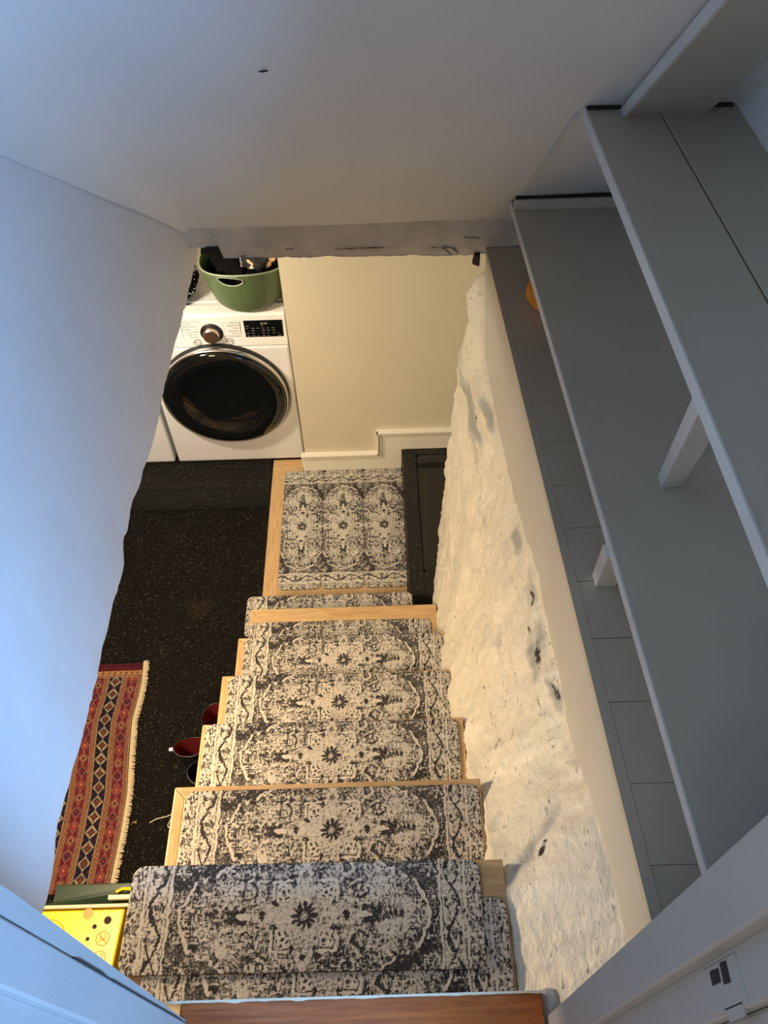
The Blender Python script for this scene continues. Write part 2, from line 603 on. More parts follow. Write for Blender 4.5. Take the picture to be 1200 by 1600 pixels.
# basement shell
struct('floor', bx(-3.0, 0.9, -0.4, 4.3, -0.1, 0.0), M['floor'])
struct('floor_ledge', bx(-3.0, -0.635, 2.93, 4.0, 0.0, 0.2, 0.012), M['floor'])
struct('wall_far', bx(-3.0, 0.9, 3.98, 4.1, 0.0, 2.2), M['cream_wall'])
struct('wall_back', bx(-0.432, 0.9, 3.05, 3.97, 0.0, 2.15), M['cream_wall'])
struct('wall_side', bx(-3.1, -3.0, -0.4, 4.1, 0.0, 2.2), M['dark_wall'])
struct('wall_near', bx(-3.0, 0.9, -0.5, -0.4, 0.0, 1.9), M['dark_wall'])
bm = bmesh.new()
add_box(bm, -3.0, XL - 0.11, -0.4, 4.0, 1.99, 2.10)
add_box(bm, XL - 0.11, 0.9, 2.57, 4.0, 2.16, 2.3)
struct('ceiling_basement', bm, M['cream_wall'])
struct('floor_upper', bx(-1.6, 1.6, -3.0, 0.02, 1.80, 1.915), M['pine'])

# skirting board of the cream wall, stepping up over the raised black base
root = empty('baseboard_back', (-0.1, 3.05, 0.2), kind='structure')
P = [(-0.452, 0.201), (0.108, 0.201), (0.108, 0.361), (0.75, 0.361), (0.75, 0.505), (-0.030, 0.505), (-0.030, 0.340), (-0.452, 0.340)]
struct('board', prism([(x, 3.034, z) for x, z in P], (0, 0.018, 0), 0.0015), M['trim_cream'], root)
bm = bmesh.new()
for off, th, dy in ((0.0, 0.011, 0.016), (0.022, 0.006, 0.009)):
    z1, z2, xv = 0.340 - off, 0.505 - off, -0.030 + off
    add_box(bm, -0.452, xv + th, 3.034 - dy, 3.036, z1 - th, z1, 0.0015)
    add_box(bm, xv, xv + th, 3.034 - dy, 3.036, z1 - th, z2, 0.0015)
    add_box(bm, xv, 0.75, 3.034 - dy, 3.036, z2 - th, z2, 0.0015)
struct('moulding', bm, M['trim_cream'], root)

# upper floor threshold
root = empty('trim_3', (-0.06, 0.2, 1.92), kind='structure')
struct('threshold_board', bx(-0.40, 0.262, 0.015, 0.218, 1.885, 1.92, 0.004), M['pine'], root)
bm = bmesh.new()
xs = lin(-0.44, 0.262, 70)
P = []
for x in xs:
    P.append((x, 0.219 - 0.004 * max(0, fb(x, 0, 9, 25)) - 0.002, 1.9215))
top = P + [(x, 0.2207, 1.9212) for x in reversed(xs)]
add_prism(bm, top, (0, 0, -0.20))
struct('painted_edge', bm, M['ivory'], root)
struct('plaster_scrap', bx(0.262, 0.30, 0.15, 0.228, 1.70, 1.900, 0.012), M['header'], root)

# door frame around the camera
root = empty('door_1', (-0.06, 0.1, 1.92), kind='structure')
J = M['jamb']
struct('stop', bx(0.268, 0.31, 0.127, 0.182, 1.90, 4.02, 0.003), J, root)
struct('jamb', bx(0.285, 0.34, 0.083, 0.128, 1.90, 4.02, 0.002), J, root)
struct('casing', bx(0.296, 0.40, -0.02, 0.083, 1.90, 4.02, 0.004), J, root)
bm = bmesh.new()
add_box(bm, 0.2835, 0.300, 0.086, 0.123, 2.765, 2.855, 0.001)
add_prism(bm, [(0.2835, 0.088, 2.80), (0.2835, 0.078, 2.804), (0.2835, 0.078, 2.842), (0.2835, 0.088, 2.846)], (0.002, 0, 0))
pl = struct('strike_plate', bm, J, root)
bm = bmesh.new()
add_prism(bm, [(0.2828, 0.119, 2.786), (0.2828, 0.118, 2.810), (0.2828, 0.1075, 2.808), (0.2828, 0.1078, 2.785)], (0.004, 0, 0))
add_prism(bm, [(0.2828, 0.121, 2.817), (0.2828, 0.120, 2.833), (0.2828, 0.104, 2.832), (0.2828, 0.1045, 2.815)], (0.004, 0, 0))
struct('latch_slot', bm, M['black'], pl)
# left side
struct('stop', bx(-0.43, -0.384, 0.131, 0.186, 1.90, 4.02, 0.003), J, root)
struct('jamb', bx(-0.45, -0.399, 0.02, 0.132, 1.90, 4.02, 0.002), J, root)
bm = bmesh.new()
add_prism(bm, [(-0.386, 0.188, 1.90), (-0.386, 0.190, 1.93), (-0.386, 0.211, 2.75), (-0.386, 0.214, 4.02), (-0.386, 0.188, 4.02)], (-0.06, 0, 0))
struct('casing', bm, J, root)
bm = bmesh.new()
add_prism(bm, [(-0.3835, 0.1855, 2.40), (-0.3835, 0.1885, 2.44), (-0.3835, 0.1885, 2.53), (-0.3835, 0.186, 2.55)], (-0.003, 0, 0))
add_prism(bm, [(-0.3835, 0.1858, 1.95), (-0.3835, 0.1872, 2.0), (-0.3835, 0.1872, 2.38), (-0.3835, 0.1858, 2.40)], (-0.003, 0, 0))
struct('gap', bm, M['crack'], root)
struct('head', bx(-0.45, 0.34, 0.02, 0.186, 4.0, 4.06, 0.003), J, root)

# ------------------------------------------------------------------ STAIRS
TZ = [1.705, 1.49, 1.275, 1.06, 0.845, 0.63, 0.415]
NY = [0.508, 0.772, 1.043, 1.318, 1.592, 1.856, 2.052]
XR = [0.245, 0.236, 0.225, 0.225, 0.225, 0.215, 0.118]
XLf = [-0.585, -0.583, -0.583, -0.588, -0.590, -0.594, -0.60]
stairs = empty('staircase', (-0.18, 1.3, 0.0), 'steep light oak cellar staircase running down beside the rough stone wall', 'staircase')
prev = 0.226
for i in range(7):
    z, y = TZ[i], NY[i]
    y0 = prev - 0.03
    t = obj('tread', bx(XLf[i] + 0.03, XR[i], y0, y - 0.030, z - 0.028, z, 0.0015), M['oak'], stairs)
    bm = prism([(XLf[i], y, z), (XR[i], y, z), (XR[i], y - 0.031, z), (XLf[i] + 0.031, y - 0.031, z)], (0, 0, -0.028), 0.003)
    obj('nosing', bm, M['oak'], t)
    bm = prism([(XLf[i], y, z), (XLf[i] + 0.031, y - 0.031, z), (XLf[i] + 0.031, y0, z), (XLf[i], y0, z)], (0, 0, -0.028), 0.003)
    obj('return_nosing', bm, M['oak_y'], t)
    obj('riser', bx(XLf[i] + 0.02, XR[i] - 0.005, prev - 0.045, prev - 0.028, z + 0.0, z + 0.187 if i else 1.885), M['trim_cream'], stairs)
    prev = y
obj('riser', bx(-0.58, 0.113, 2.007, 2.024, 0.20, 0.387), M['trim_cream'], stairs)
bm = bmesh.new()
pts = [(-0.575, 0.20, 1.70), (-0.575, 0.20, 1.1)]
low = [(-0.575, 2.02, 0.0), (-0.575, 1.70, 0.0)]
st = [(-0.575, 0.20, 1.0), (-0.575, 1.55, 0.0), (-0.575, 2.02, 0.0)]
prev = 2.02
for i in range(6, -1, -1):
    st.append((-0.575, prev, TZ[i] - 0.029))
    nxt = NY[i - 1] - 0.03 if i else 0.2
    st.append((-0.575, nxt, TZ[i] - 0.029))
    prev = nxt
obj('stringer', prism(st, (0.02, 0, 0)), M['oak_y'], stairs)

# landing platform
land = empty('landing_platform', (-0.26, 2.6, 0.0), 'low light oak landing box at the foot of the stairs', 'platform')
obj('top', bx(-0.628, 0.1085, 2.03, 3.024, 0.172, 0.2, 0.003), M['oak_y'], land)
obj('top', bx(-0.628, -0.456, 3.025, 3.13, 0.172, 0.2, 0.003), M['oak'], land)
obj('side_panel', bx(-0.618, 0.10, 2.06, 3.02, 0.0, 0.172), M['oak_y'], land)

# raised black base with an inset tray, right of the landing
sump = empty('black_base', (0.35, 2.5, 0.0), 'raised black granular base block between the landing mats and the stone wall', 'base block')
bm = bmesh.new()
add_prism(bm, [(x, y, 0.345) for x, y in ((0.112, 2.078), (0.290, 2.078), (0.290, 2.50), (0.70, 2.50), (0.70, 3.03), (0.112, 3.03))], (0, 0, -0.345), 0.004)
add_box(bm, 0.112, 0.185, 2.078, 3.03, 0.34, 0.36, 0.003)
add_box(bm, 0.185, 0.290, 2.078, 2.215, 0.34, 0.36, 0.003)
add_box(bm, 0.185, 0.70, 2.995, 3.03, 0.34, 0.36, 0.003)
obj('body', bm, M['floor'], sump)
bm = bmesh.new()
P = []
for cx, cy, a0 in ((0.215, 2.243, 180), (0.259, 2.243, 270), (0.226, 2.963, 0), (0.215, 2.963, 90)):
    for k in range(6):
        a = math.radians(a0 + 18 * k)
        P.append((cx + 0.026 * math.cos(a), cy + 0.026 * math.sin(a), 0.3465))
P[12:18] = [(0.67, 2.50, 0.3465), (0.67, 2.985, 0.3465)]
P[11] = (0.285, 2.50, 0.3465)
add_prism(bm, P, (0, 0, 0.008))
obj('inset_tray', bm, M['black_gloss'], sump)

# ------------------------------------------------------------------ STAIR MATS
def vnoise(x, y, s, seed):
    r = np.random.default_rng(seed)
    N = 256
    T = r.random((N, N))
    X, Y = x * s + 1000.3, y * s + 1000.7
    xi, yi = np.floor(X).astype(int), np.floor(Y).astype(int)
    fx, fy = X - xi, Y - yi
    fx, fy = fx * fx * (3 - 2 * fx), fy * fy * (3 - 2 * fy)
    a, b = T[xi % N, yi % N], T[(xi + 1) % N, yi % N]
    c, d = T[xi % N, (yi + 1) % N], T[(xi + 1) % N, (yi + 1) % N]
    return (a * (1 - fx) + b * fx) * (1 - fy) + (c * (1 - fx) + d * fx) * fy


def ss(e0, e1, v):
    t = np.clip((v - e0) / (e1 - e0), 0, 1)
    return t * t * (3 - 2 * t)


def line(d, w):
    return 1 - ss(w * 0.6, w * 1.4, np.abs(d))


MW, MD = 0.778, 0.218


def mat_lum(x, y):
    """worn medallion design of the stair mats: 0 dark yarn .. 1 pale yarn"""
    n1 = vnoise(x, y, 380, 1); n2 = vnoise(x, y, 650, 2); n3 = vnoise(x, y, 130, 3)
    wx = x + 0.007 * (vnoise(x, y, 90, 8) - .5) + 0.003 * (vnoise(x, y, 260, 10) - .5)
    wy = y + 0.007 * (vnoise(x, y, 90, 9) - .5) + 0.003 * (vnoise(x, y, 260, 12) - .5)
    wax, way = np.abs(wx), np.abs(wy)
    th = np.arctan2(wy, wx); rad = np.hypot(wx, wy)
    q = np.maximum(wax, way)
    big = vnoise(x, y, 20, 4); mid = vnoise(x, y, 55, 14)
    # region tones
    dl = np.abs(wax - 0.165) / 0.100 + way / 0.088
    ins = 1 - ss(0.9, 1.05, dl)
    tone = 0.44 + 0.22 * ins + 0.26 * (mid - 0.5) + 0.22 * (big - 0.5)
    arm = wax / 0.150 + way / 0.046
    arm2 = wax / 0.050 + way / 0.125
    tone = np.where(q < 0.070, 0.74, tone)
    tone = np.where(arm < 1, 0.70, tone)
    tone = np.where(arm2 < 1, 0.68, tone)
    calm = ((q < 0.070) | (arm < 1) | (arm2 < 1))
    # cross-hatched threads
    hx = vnoise(x, y * 0.25, 520, 21); hy = vnoise(x * 0.25, y, 520, 22)
    wear = np.maximum(hx, hy) * 1.3 - 0.93
    amp = 0.40 + 0.95 * ss(0.40, 0.62, vnoise(x, y, 30, 31))
    L = tone + wear * amp * np.where(calm, 0.55, 1.0)
    # leafy scrolls
    sc = np.sin(wx * 250 + 3.2 * np.sin(wy * 140)) * np.sin(wy * 270 + 3.2 * np.sin(wx * 130))
    L = L + np.where(calm, 0.3, 1.0) * (0.30 * ss(0.45, 0.7, sc) - 0.38 * ss(0.45, 0.7, -sc))
    for cx, cy, rr in ((0.122, 0.050, 0.023), (0.092, 0.098, 0.015), (0.188, 0.080, 0.013)):
        dd = np.hypot(wax - cx, way - cy)
        L = np.where((np.abs(dd - rr) < 0.0028) & (n3 > 0.4), 0.78 + 0.6 * wear, L)
        L = np.where(np.abs(dd - rr + 0.007) < 0.0022, 0.15 + 0.5 * wear, L)
    L = np.where((np.abs(dl - 1.02 + 0.10 * np.sin(wax * 190)) < 0.045) & (n3 > 0.40), 0.86 + 0.6 * wear, L)
    # dark pendants with a pale almond
    pr = np.hypot((wax - 0.146) / 0.027, way / 0.019)
    pd = pr + 0.22 * np.sin(7 * np.arctan2(way, wax - 0.146) + 1)
    L = np.where(pd < 1.0, 0.10 + 0.25 * (n1 - .5), L)
    L = np.where(np.hypot((wax - 0.131) / 0.016, way / 0.0055) < 1, 0.92, L)
    for k in range(4):
        L = np.where((np.hypot((wax - 0.180 - 0.011 * k) / 0.0045, (way - 0.0015 * k) / 0.0045) < 1), 0.10, L)
    # medallion details
    L = np.where((np.abs(q - 0.070) < 0.0030) & (np.minimum(wax, way) > 0.028), 0.92, L)
    L = np.where((np.abs(q - 0.0650) < 0.0017) & (np.minimum(wax, way) > 0.022) & (n3 > 0.25), 0.16, L)
    for cx, cy in ((0.046, 0.046),):
        an = np.arctan2(way - cy, wax - cx)
        dd = np.hypot(wax - cx, way - cy)
        L = np.where(dd < 0.0135, 0.88, L)
        L = np.where((dd > 0.0100) & (dd < 0.0135) & (np.sin(5 * an) > -0.1), 0.14, L)
        L = np.where(dd < 0.0046 + 0.001 * np.sin(5 * an), 0.14, L)
    for cx, cy in ((0.064, 0.024), (0.024, 0.064), (0.0, 0.082), (0.092, 0.004), (0.032, 0.078)):
        dd = np.abs(wax - cx) * 0.9 + np.abs(way - cy) * 0.8
        L = np.where(dd < 0.0068, 0.10, L)
    star = 0.0285 * (0.45 + 0.55 * np.abs(np.cos(6 * th)) ** 0.8)
    L = np.where((rad < star) & (rad > 0.0085), 0.09, L)
    L = np.where((rad < 0.0070) & (rad > 0.0045), 0.35, L)
    # stepped outline closing the field, dark spandrels behind it
    steps = [(0.0, 0.272), (0.020, 0.272), (0.030, 0.262), (0.052, 0.254), (0.066, 0.246), (0.070, 0.246), (0.0715, 0.226), (0.080, 0.222), (0.0815, 0.196), (0.094, 0.192), (0.097, 0.175), (0.112, 0.160)]
    xo = np.interp(way, [a for a, b in steps], [b for a, b in steps])
    dxo = wax - xo
    band = wax > 0.296
    fieldside = (dxo > 0) & (~band)
    L = np.where(fieldside, 0.50 + wear * 1.3 - 0.35 * ss(0.3, .7, np.sin(wy * 210 + 3 * np.sin(wax * 260))), L)
    corner = (dxo > 0.006) & (dxo < 0.060) & (~band) & (way > 0.052)
    grey = ((x > 0) & (y > 0)) | ((x < 0) & (y < 0))
    cl = np.where(grey, 0.30 + 0.25 * wear, 0.08 + 0.55 * np.maximum(wear, 0))
    cr = (np.hypot(wax - 0.272, way - 0.084) < 0.0085) & ((np.abs(wax - 0.272) < 0.0028) | (np.abs(way - 0.084) < 0.0028))
    cr2 = (np.hypot(wax - 0.238, way - 0.100) < 0.005)
    cl = np.where(cr | cr2, 0.85, cl)
    L = np.where(corner & (n3 + 0.3 * big > 0.14), cl, L)
    L = np.where(np.abs(dxo) < 0.0038, 0.92 + 0.2 * wear, L)
    L = np.where((np.abs(dxo - 0.0060) < 0.0015) & (n3 > 0.3), 0.16, L)
    # borders: double S scroll and dotted guard stripes
    L = np.where(band, 0.78 + 0.8 * wear, L)
    b1 = (wax > 0.300) & (wax < 0.350)
    P_ = math.pi / 0.066
    ph = wy * P_ + 0.6
    v1 = wax - (0.325 + 0.014 * np.sin(ph)) ; v2 = wax - (0.325 - 0.014 * np.sin(ph))
    L = np.where(b1 & (np.abs(v1) < 0.0042) & (n3 > 0.2), 0.10, L)
    L = np.where(b1 & (np.abs(v2) < 0.0030) & (n3 > 0.33), 0.12, L)
    for k in range(-4, 5):
        for o, sx in ((0.25, 1), (0.75, -1)):
            cy = ((k + o * 2) * math.pi - 0.6) / P_
            dd = np.hypot(wax - 0.325 - sx * 0.004, wy - cy)
            L = np.where(b1 & (dd > 0.0042) & (dd < 0.0070) & (np.sin(np.arctan2(wy - cy, wax - .325) * 2 + k) > -0.5), 0.13, L)
            L = np.where(b1 & (dd < 0.0022), 0.15, L)
    for xx in (0.2975, 0.3530):
        L = np.where(np.abs(wax - xx) < 0.0028, 0.88 + 0.3 * wear, L)
    for xx in (0.2925, 0.3020, 0.3485, 0.3575):
        L = np.where((np.abs(wax - xx) < 0.0012) & (n3 > 0.35), 0.20, L)
    o = (wax > 0.359)
    zig = np.sin(wy * 230 + 2.6 * np.sin(wax * 330 + 2.2 * np.sin(wy * 70))) * np.sin(wax * 360 + 2.2 * np.sin(wy * 190))
    L = np.where(o, 0.62 + 0.6 * zig + 0.8 * wear, L)
    # abrasion everywhere
    L = L + 0.36 * (n1 - 0.5) + 0.20 * (n2 - 0.5)
    worn = ss(0.58, 0.80, vnoise(x, y, 200, 17)) * ss(0.35, 0.6, vnoise(x, y, 45, 18))
    L = L + worn * 0.6 * (0.70 - L)
    return np.clip(L, 0, 1)


def set_dye(me, cols):
    ca = me.color_attributes.new('dye', 'FLOAT_COLOR', 'POINT')
    buf = np.ones((len(me.vertices), 4), dtype=np.float32)
    buf[:, :3] = cols
    ca.data.foreach_set('color', buf.ravel())


def make_mat_mesh():
    nx, ny = 560, 160
    gx = np.linspace(-MW / 2, MW / 2, nx)
    gy = np.linspace(-MD / 2, MD / 2, ny)
    X, Y = np.meshgrid(gx, gy, indexing='ij')
    R = 0.026
    cx, cy = MW / 2 - R, MD / 2 - R
    out = (np.abs(X) > cx) & (np.abs(Y) > cy)
    dx, dy = np.abs(X) - cx, np.abs(Y) - cy
    # squash the square corner patch onto the quarter disc
    m = np.maximum(dx, dy)
    h = np.hypot(dx, dy) + 1e-9
    f = np.where(out, m / h, 1)
    X2 = np.where(out, np.sign(X) * (cx + dx * f), X)
    Y2 = np.where(out, np.sign(Y) * (cy + dy * f), Y)
    L = mat_lum(X2, Y2)
    # snap contrast, worn print look
    Ls = ss(0.11, 0.79, L)
    dark = np.array([0.032, 0.029, 0.032]); mid = np.array([0.18, 0.165, 0.15]); pale = np.array([0.60, 0.55, 0.475])
    t = Ls[..., None]
    C = np.where(t < 0.45, dark + (mid - dark) * (t / 0.45), mid + (pale - mid) * ((t - 0.45) / 0.55))
    n = nx * ny
    co = np.zeros((n, 3))
    co[:, 0] = X2.ravel(); co[:, 1] = Y2.ravel(); co[:, 2] = 0.005
    edge = np.minimum(np.minimum(np.arange(nx)[:, None], nx - 1 - np.arange(nx)[:, None]) + 0 * Y,
                      np.minimum(np.arange(ny)[None, :], ny - 1 - np.arange(ny)[None, :]) + 0 * X)
    co[:, 2] -= np.where(edge.ravel() == 0, 0.0012, 0)
    C = C.reshape(n, 3)
    C[edge.ravel() == 0] = (0.05, 0.045, 0.045)
    idx = np.arange(n).reshape(nx, ny)
    q = np.stack([idx[:-1, :-1], idx[1:, :-1], idx[1:, 1:], idx[:-1, 1:]], -1).reshape(-1, 4)
    ring = np.concatenate([idx[:, 0], idx[-1, 1:], idx[-2::-1, -1], idx[0, -2:0:-1]])
    k = len(ring)
    low = co[ring].copy(); low[:, 2] = 0
    co = np.vstack([co, low])
    C = np.vstack([C, np.tile([0.035, 0.03, 0.03], (k, 1))])
    a = ring; b = np.roll(ring, -1); la = n + np.arange(k); lb = n + (np.arange(k) + 1) % k
    q2 = np.stack([a, la, lb, b], -1)
    faces = np.vstack([q, q2])
    me = bpy.data.meshes.new('stair_mat')
    me.vertices.add(len(co)); me.vertices.foreach_set('co', co.ravel())
    me.loops.add(faces.size); me.loops.foreach_set('vertex_index', faces.ravel())
    me.polygons.add(len(faces))
    me.polygons.foreach_set('loop_start', np.arange(0, faces.size, 4))
    me.polygons.foreach_set('loop_total', np.full(len(faces), 4))
    me.update(calc_edges=True)
    set_dye(me, C)
    me.materials.append(M['stair_mat'])
    return me


mat_me = make_mat_mesh()
mat0 = bpy.data.objects.new('stair_mat', mat_me)
COL.objects.link(mat0)
G = 'grey and cream ornamental stair mats'
MATS = [  # centre x, far edge y, z, rotation, scale, label
    (-0.148, 0.432, 1.705, -0.012, 1.0, 'ornamental stair mat on the top tread, mostly covered by another mat lying on it'),
    (-0.200, 0.510, 1.7105, -0.008, 1.0, 'ornamental stair mat lying askew on top of another mat at the highest step'),
    (-0.160, 0.757, 1.49, -0.004, 1.0, 'ornamental stair mat with a wide oak margin at its left, one step below the top'),
    (-0.182, 1.040, 1.275, -0.006, 1.0, 'ornamental stair mat on the third tread from the top'),
    (-0.173, 1.314, 1.06, -0.006, 1.0, 'ornamental stair mat on the fourth tread from the top'),
    (-0.174, 1.590, 0.845, -0.006, 1.0, 'ornamental stair mat on the fifth tread from the top'),
    (-0.203, 1.785, 0.63, -0.004, 1.0, 'ornamental stair mat set back behind a broad strip of bare oak, sixth tread down'),
    (-0.268, 2.058, 0.415, 0.0, 1.0, 'ornamental stair mat on the lowest tread, only its far strip and left end showing'),
]
for i, (x, yf, z, rz, sc, lb) in enumerate(MATS):
    o = mat0 if i == 0 else mat0.copy()
    if i:
        COL.objects.link(o)
    o.location = (x, yf - MD / 2, z)
    o.rotation_euler = (0, 0, rz)
    tag(o, lb, 'stair mat', G)
for x, lb in ((-0.4435, 'leftmost of the three ornamental mats on the landing, beside the bare oak strip'),
              (-0.2220, 'middle of the three ornamental mats laid side by side on the landing'),
              (-0.0005, 'rightmost of the three ornamental mats on the landing, against the black base block')):
    o = mat0.copy()
    COL.objects.link(o)
    o.location = (x, 2.632, 0.2)
    o.rotation_euler = (0, 0, math.pi / 2)
    o.scale = (1.03, 1.012, 1)
    tag(o, lb, 'stair mat', G)

# ------------------------------------------------------------------ RUG
EDGEX = [(-0.2, -1.20), (0.882, -1.203), (0.958, -1.201), (1.117, -1.196), (1.286, -1.198), (1.447, -1.217), (1.538, -1.227), (1.637, -1.236), (1.766, -1.226), (1.849, -1.223), (1.945, -1.232)]


def rug_color(s, v):
    """s = distance in from the fringed edge, v = distance in from the far end (metres)"""
    mar = np.array([0.10, 0.012, 0.022]); org = np.array([0.46, 0.23, 0.10]); nav = np.array([0.012, 0.012, 0.03])
    red = np.array([0.22, 0.018, 0.025]); crm = np.array([0.50, 0.38, 0.24]); brn = np.array([0.16, 0.045, 0.02]); pnk = np.array([0.36, 0.16, 0.13])
    C = np.zeros(s.shape + (3,)) + mar
    def put(mask, c):
        C[mask] = c
    def zigzag(a, b):
        w = (s > a) & (s < b)
        put(w, org * 0.78)
        t = (v * 60 + (s - a) / (b - a) * 1.0) % 1.0
        put(w & (t < 0.30), mar * 1.4)
        put(w & (t > 0.55) & (t < 0.72), nav)
        put(w & (t > 0.30) & (t < 0.38), crm)
        put(w & ((s - a < 0.0025) | (b - s < 0.0025)), crm * 0.8)
        put(w & (((s - a > 0.0025) & (s - a < 0.005)) | ((b - s > 0.0025) & (b - s < 0.005))), mar)
    def diamonds(a, b, per, ofs):
        w = (s > a) & (s < b)
        c = (a + b) / 2; hw = (b - a) / 2
        put(w, mar * 1.15)
        k = np.floor((v + ofs) / per)
        u = ((v + ofs) / per) % 1.0 - 0.5
        d = np.abs(s - c) / hw + np.abs(u) / 0.5
        x = np.abs(d - 1.0)
        fill = np.stack([np.where(k % 3 == 0, nav[i], np.where(k % 3 == 1, red[i] * 1.1, org[i] * 0.62)) for i in range(3)], -1)
        core = np.stack([np.where(k % 3 == 0, red[i] * 1.3, np.where(k % 3 == 1, org[i], nav[i])) for i in range(3)], -1)
        m = w & (d < 0.62); C[m] = fill[m]
        m = w & (d < 0.26); C[m] = core[m]
        put(w & (np.abs(d - 0.66) < 0.055), pnk)
        put(w & (x < 0.055), pnk)
        e = np.abs(np.abs(s - c) - hw * 0.78) / hw * 1.2 + np.abs(np.abs(u) - 0.46) / 0.5
        put(w & (e < 0.24), red * 1.1)
        put(w & (e < 0.09), nav)
    def chain(a, b, per):
        w = (s > a) & (s < b)
        c = (a + b) / 2; hw = (b - a) / 2
        put(w, nav)
        u = (v / per) % 1.0 - 0.5
        p = (s - c) / hw; q = u / 0.5
        d = np.abs(p) / 0.92 + np.abs(q)
        put(w & (d < 0.40), brn)
        # little hollow squares along the diamond's sides
        A = (p / 0.92 + q) ; Bq = (p / 0.92 - q)
        ra = np.maximum(np.abs(A), np.abs(Bq))
        onr = (np.abs(ra - 0.78) < 0.20)
        oth = np.minimum(np.abs(A), np.abs(Bq))
        cell = ((np.where(np.abs(A) > np.abs(Bq), Bq, A) + 1.0) / 0.50) % 1.0 - 0.5
        rr = (ra - 0.78) / 0.20
        sq = np.maximum(np.abs(rr), np.abs(cell) / 0.42)
        put(w & onr & (sq < 0.95), crm)
        put(w & onr & (sq < 0.42), nav * 2)
        dot = np.hypot((np.abs(p) - 0.82) * hw, (np.abs(q) - 0.98) * per / 2)
        put(w & (dot < 0.003), red)
    zigzag(0.010, 0.030)
    a = 0.030
    flip = 0
    while a < 0.62:
        diamonds(a, a + 0.052, 0.062, 0.01 + 0.031 * flip); a += 0.052
        zigzag(a, a + 0.026); a += 0.026
        chain(a, a + 0.066, 0.066); a += 0.066
        zigzag(a, a + 0.026); a += 0.026
        flip = 1 - flip
    # far end bands
    put(v < 0.040, mar)
    put((v > 0.010) & (v < 0.014), nav)
    w = (v > 0.040) & (v < 0.066) & (s > 0.012)
    put(w, org)
    z = np.abs(((s * 26) % 1.0) - 0.5)
    put(w & (np.abs(v - 0.053) < 0.008) & (np.sin(s * 420) * np.sin((v - 0.053) * 420) + 0.5 * np.cos(s * 210) > 0.35), nav)
    put((v > 0.066) & (v < 0.070), mar)
    put((v > 0.070) & (v < 0.074) & (s > 0.03), crm * 0.8)
    put(s < 0.010, mar * 0.8)
    n = vnoise(s, v, 380, 5)[..., None]
    n2 = vnoise(s, v, 900, 6)[..., None]
    C *= 0.85 * (0.60 + 0.62 * n + 0.25 * (n2 - 0.5))
    return C


def make_rug():
    root = empty('patterned_rug', (-1.5, 1.3, 0.0), 'red and navy tribal rug with diamonds and a cream fringe on the black floor', 'rug')
    S_, V_ = np.meshgrid(np.linspace(0, 0.62, 300), np.linspace(0, 1.075, 470), indexing='ij')
    C = rug_color(S_, V_)
    yv = 1.948 - V_ - 0.012 * S_
    ex = np.interp(yv, [a for a, b in EDGEX], [b for a, b in EDGEX])
    X = ex - S_ * 0.97
    Z = 0.007 + 0.0015 * np.sin(yv * 9 + S_ * 7)
    n = S_.size
    co = np.stack([X.ravel() + 1.5, yv.ravel() - 1.3, Z.ravel()], -1)
    nx, ny = S_.shape
    idx = np.arange(n).reshape(nx, ny)
    q = np.stack([idx[:-1, :-1], idx[:-1, 1:], idx[1:, 1:], idx[1:, :-1]], -1).reshape(-1, 4)
    ring = np.concatenate([idx[:, 0], idx[-1, 1:], idx[-2::-1, -1], idx[0, -2:0:-1]])
    k = len(ring)
    low = co[ring].copy(); low[:, 2] = 0.0005
    co = np.vstack([co, low]); C = np.vstack([C.reshape(n, 3), np.tile([0.05, 0.01, 0.015], (k, 1))])
    b = np.roll(ring, -1)
    la = n + np.arange(k); lb = n + (np.arange(k) + 1) % k
    faces = np.vstack([q, np.stack([ring, b, lb, la], -1)])
    me = bpy.data.meshes.new('pile')
    me.vertices.add(len(co)); me.vertices.foreach_set('co', co.ravel())
    me.loops.add(faces.size); me.loops.foreach_set('vertex_index', faces.ravel())
    me.polygons.add(len(faces))
    me.polygons.foreach_set('loop_start', np.arange(0, faces.size, 4))
    me.polygons.foreach_set('loop_total', np.full(len(faces), 4))
    me.update(calc_edges=True)
    set_dye(me, C)
    me.materials.append(M['rug'])
    o = bpy.data.objects.new('pile', me)
    COL.objects.link(o)
    o.parent = root
    bm = bmesh.new()
    y = 1.955
    while y > 0.875:
        x = interp(y, EDGEX)
        w = 0.022 + random.uniform(-.003, .004)
        dy = random.uniform(-0.006, 0.004)
        add_tube(bm, [(x - 0.004, y, 0.007), (x + w * 0.5, y + dy * .5, 0.009), (x + w, y + dy, 0.003)], [0.0030, 0.0032, 0.0018], 5)
        y -= 0.0042
    f = obj('fringe', bm, M['fringe'], root)
    return root


make_rug()

# ------------------------------------------------------------------ DRYER AND WASHER
def disc(bm, cx, cy, cz, r, y_off=0.0, seg=64, depth=0.004, rz=None):
    rz = rz or r
    P = [(cx + r * math.cos(2 * math.pi * k / seg), cy + y_off, cz + rz * math.sin(2 * math.pi * k / seg)) for k in range(seg)]
    add_prism(bm, P, (0, depth, 0))


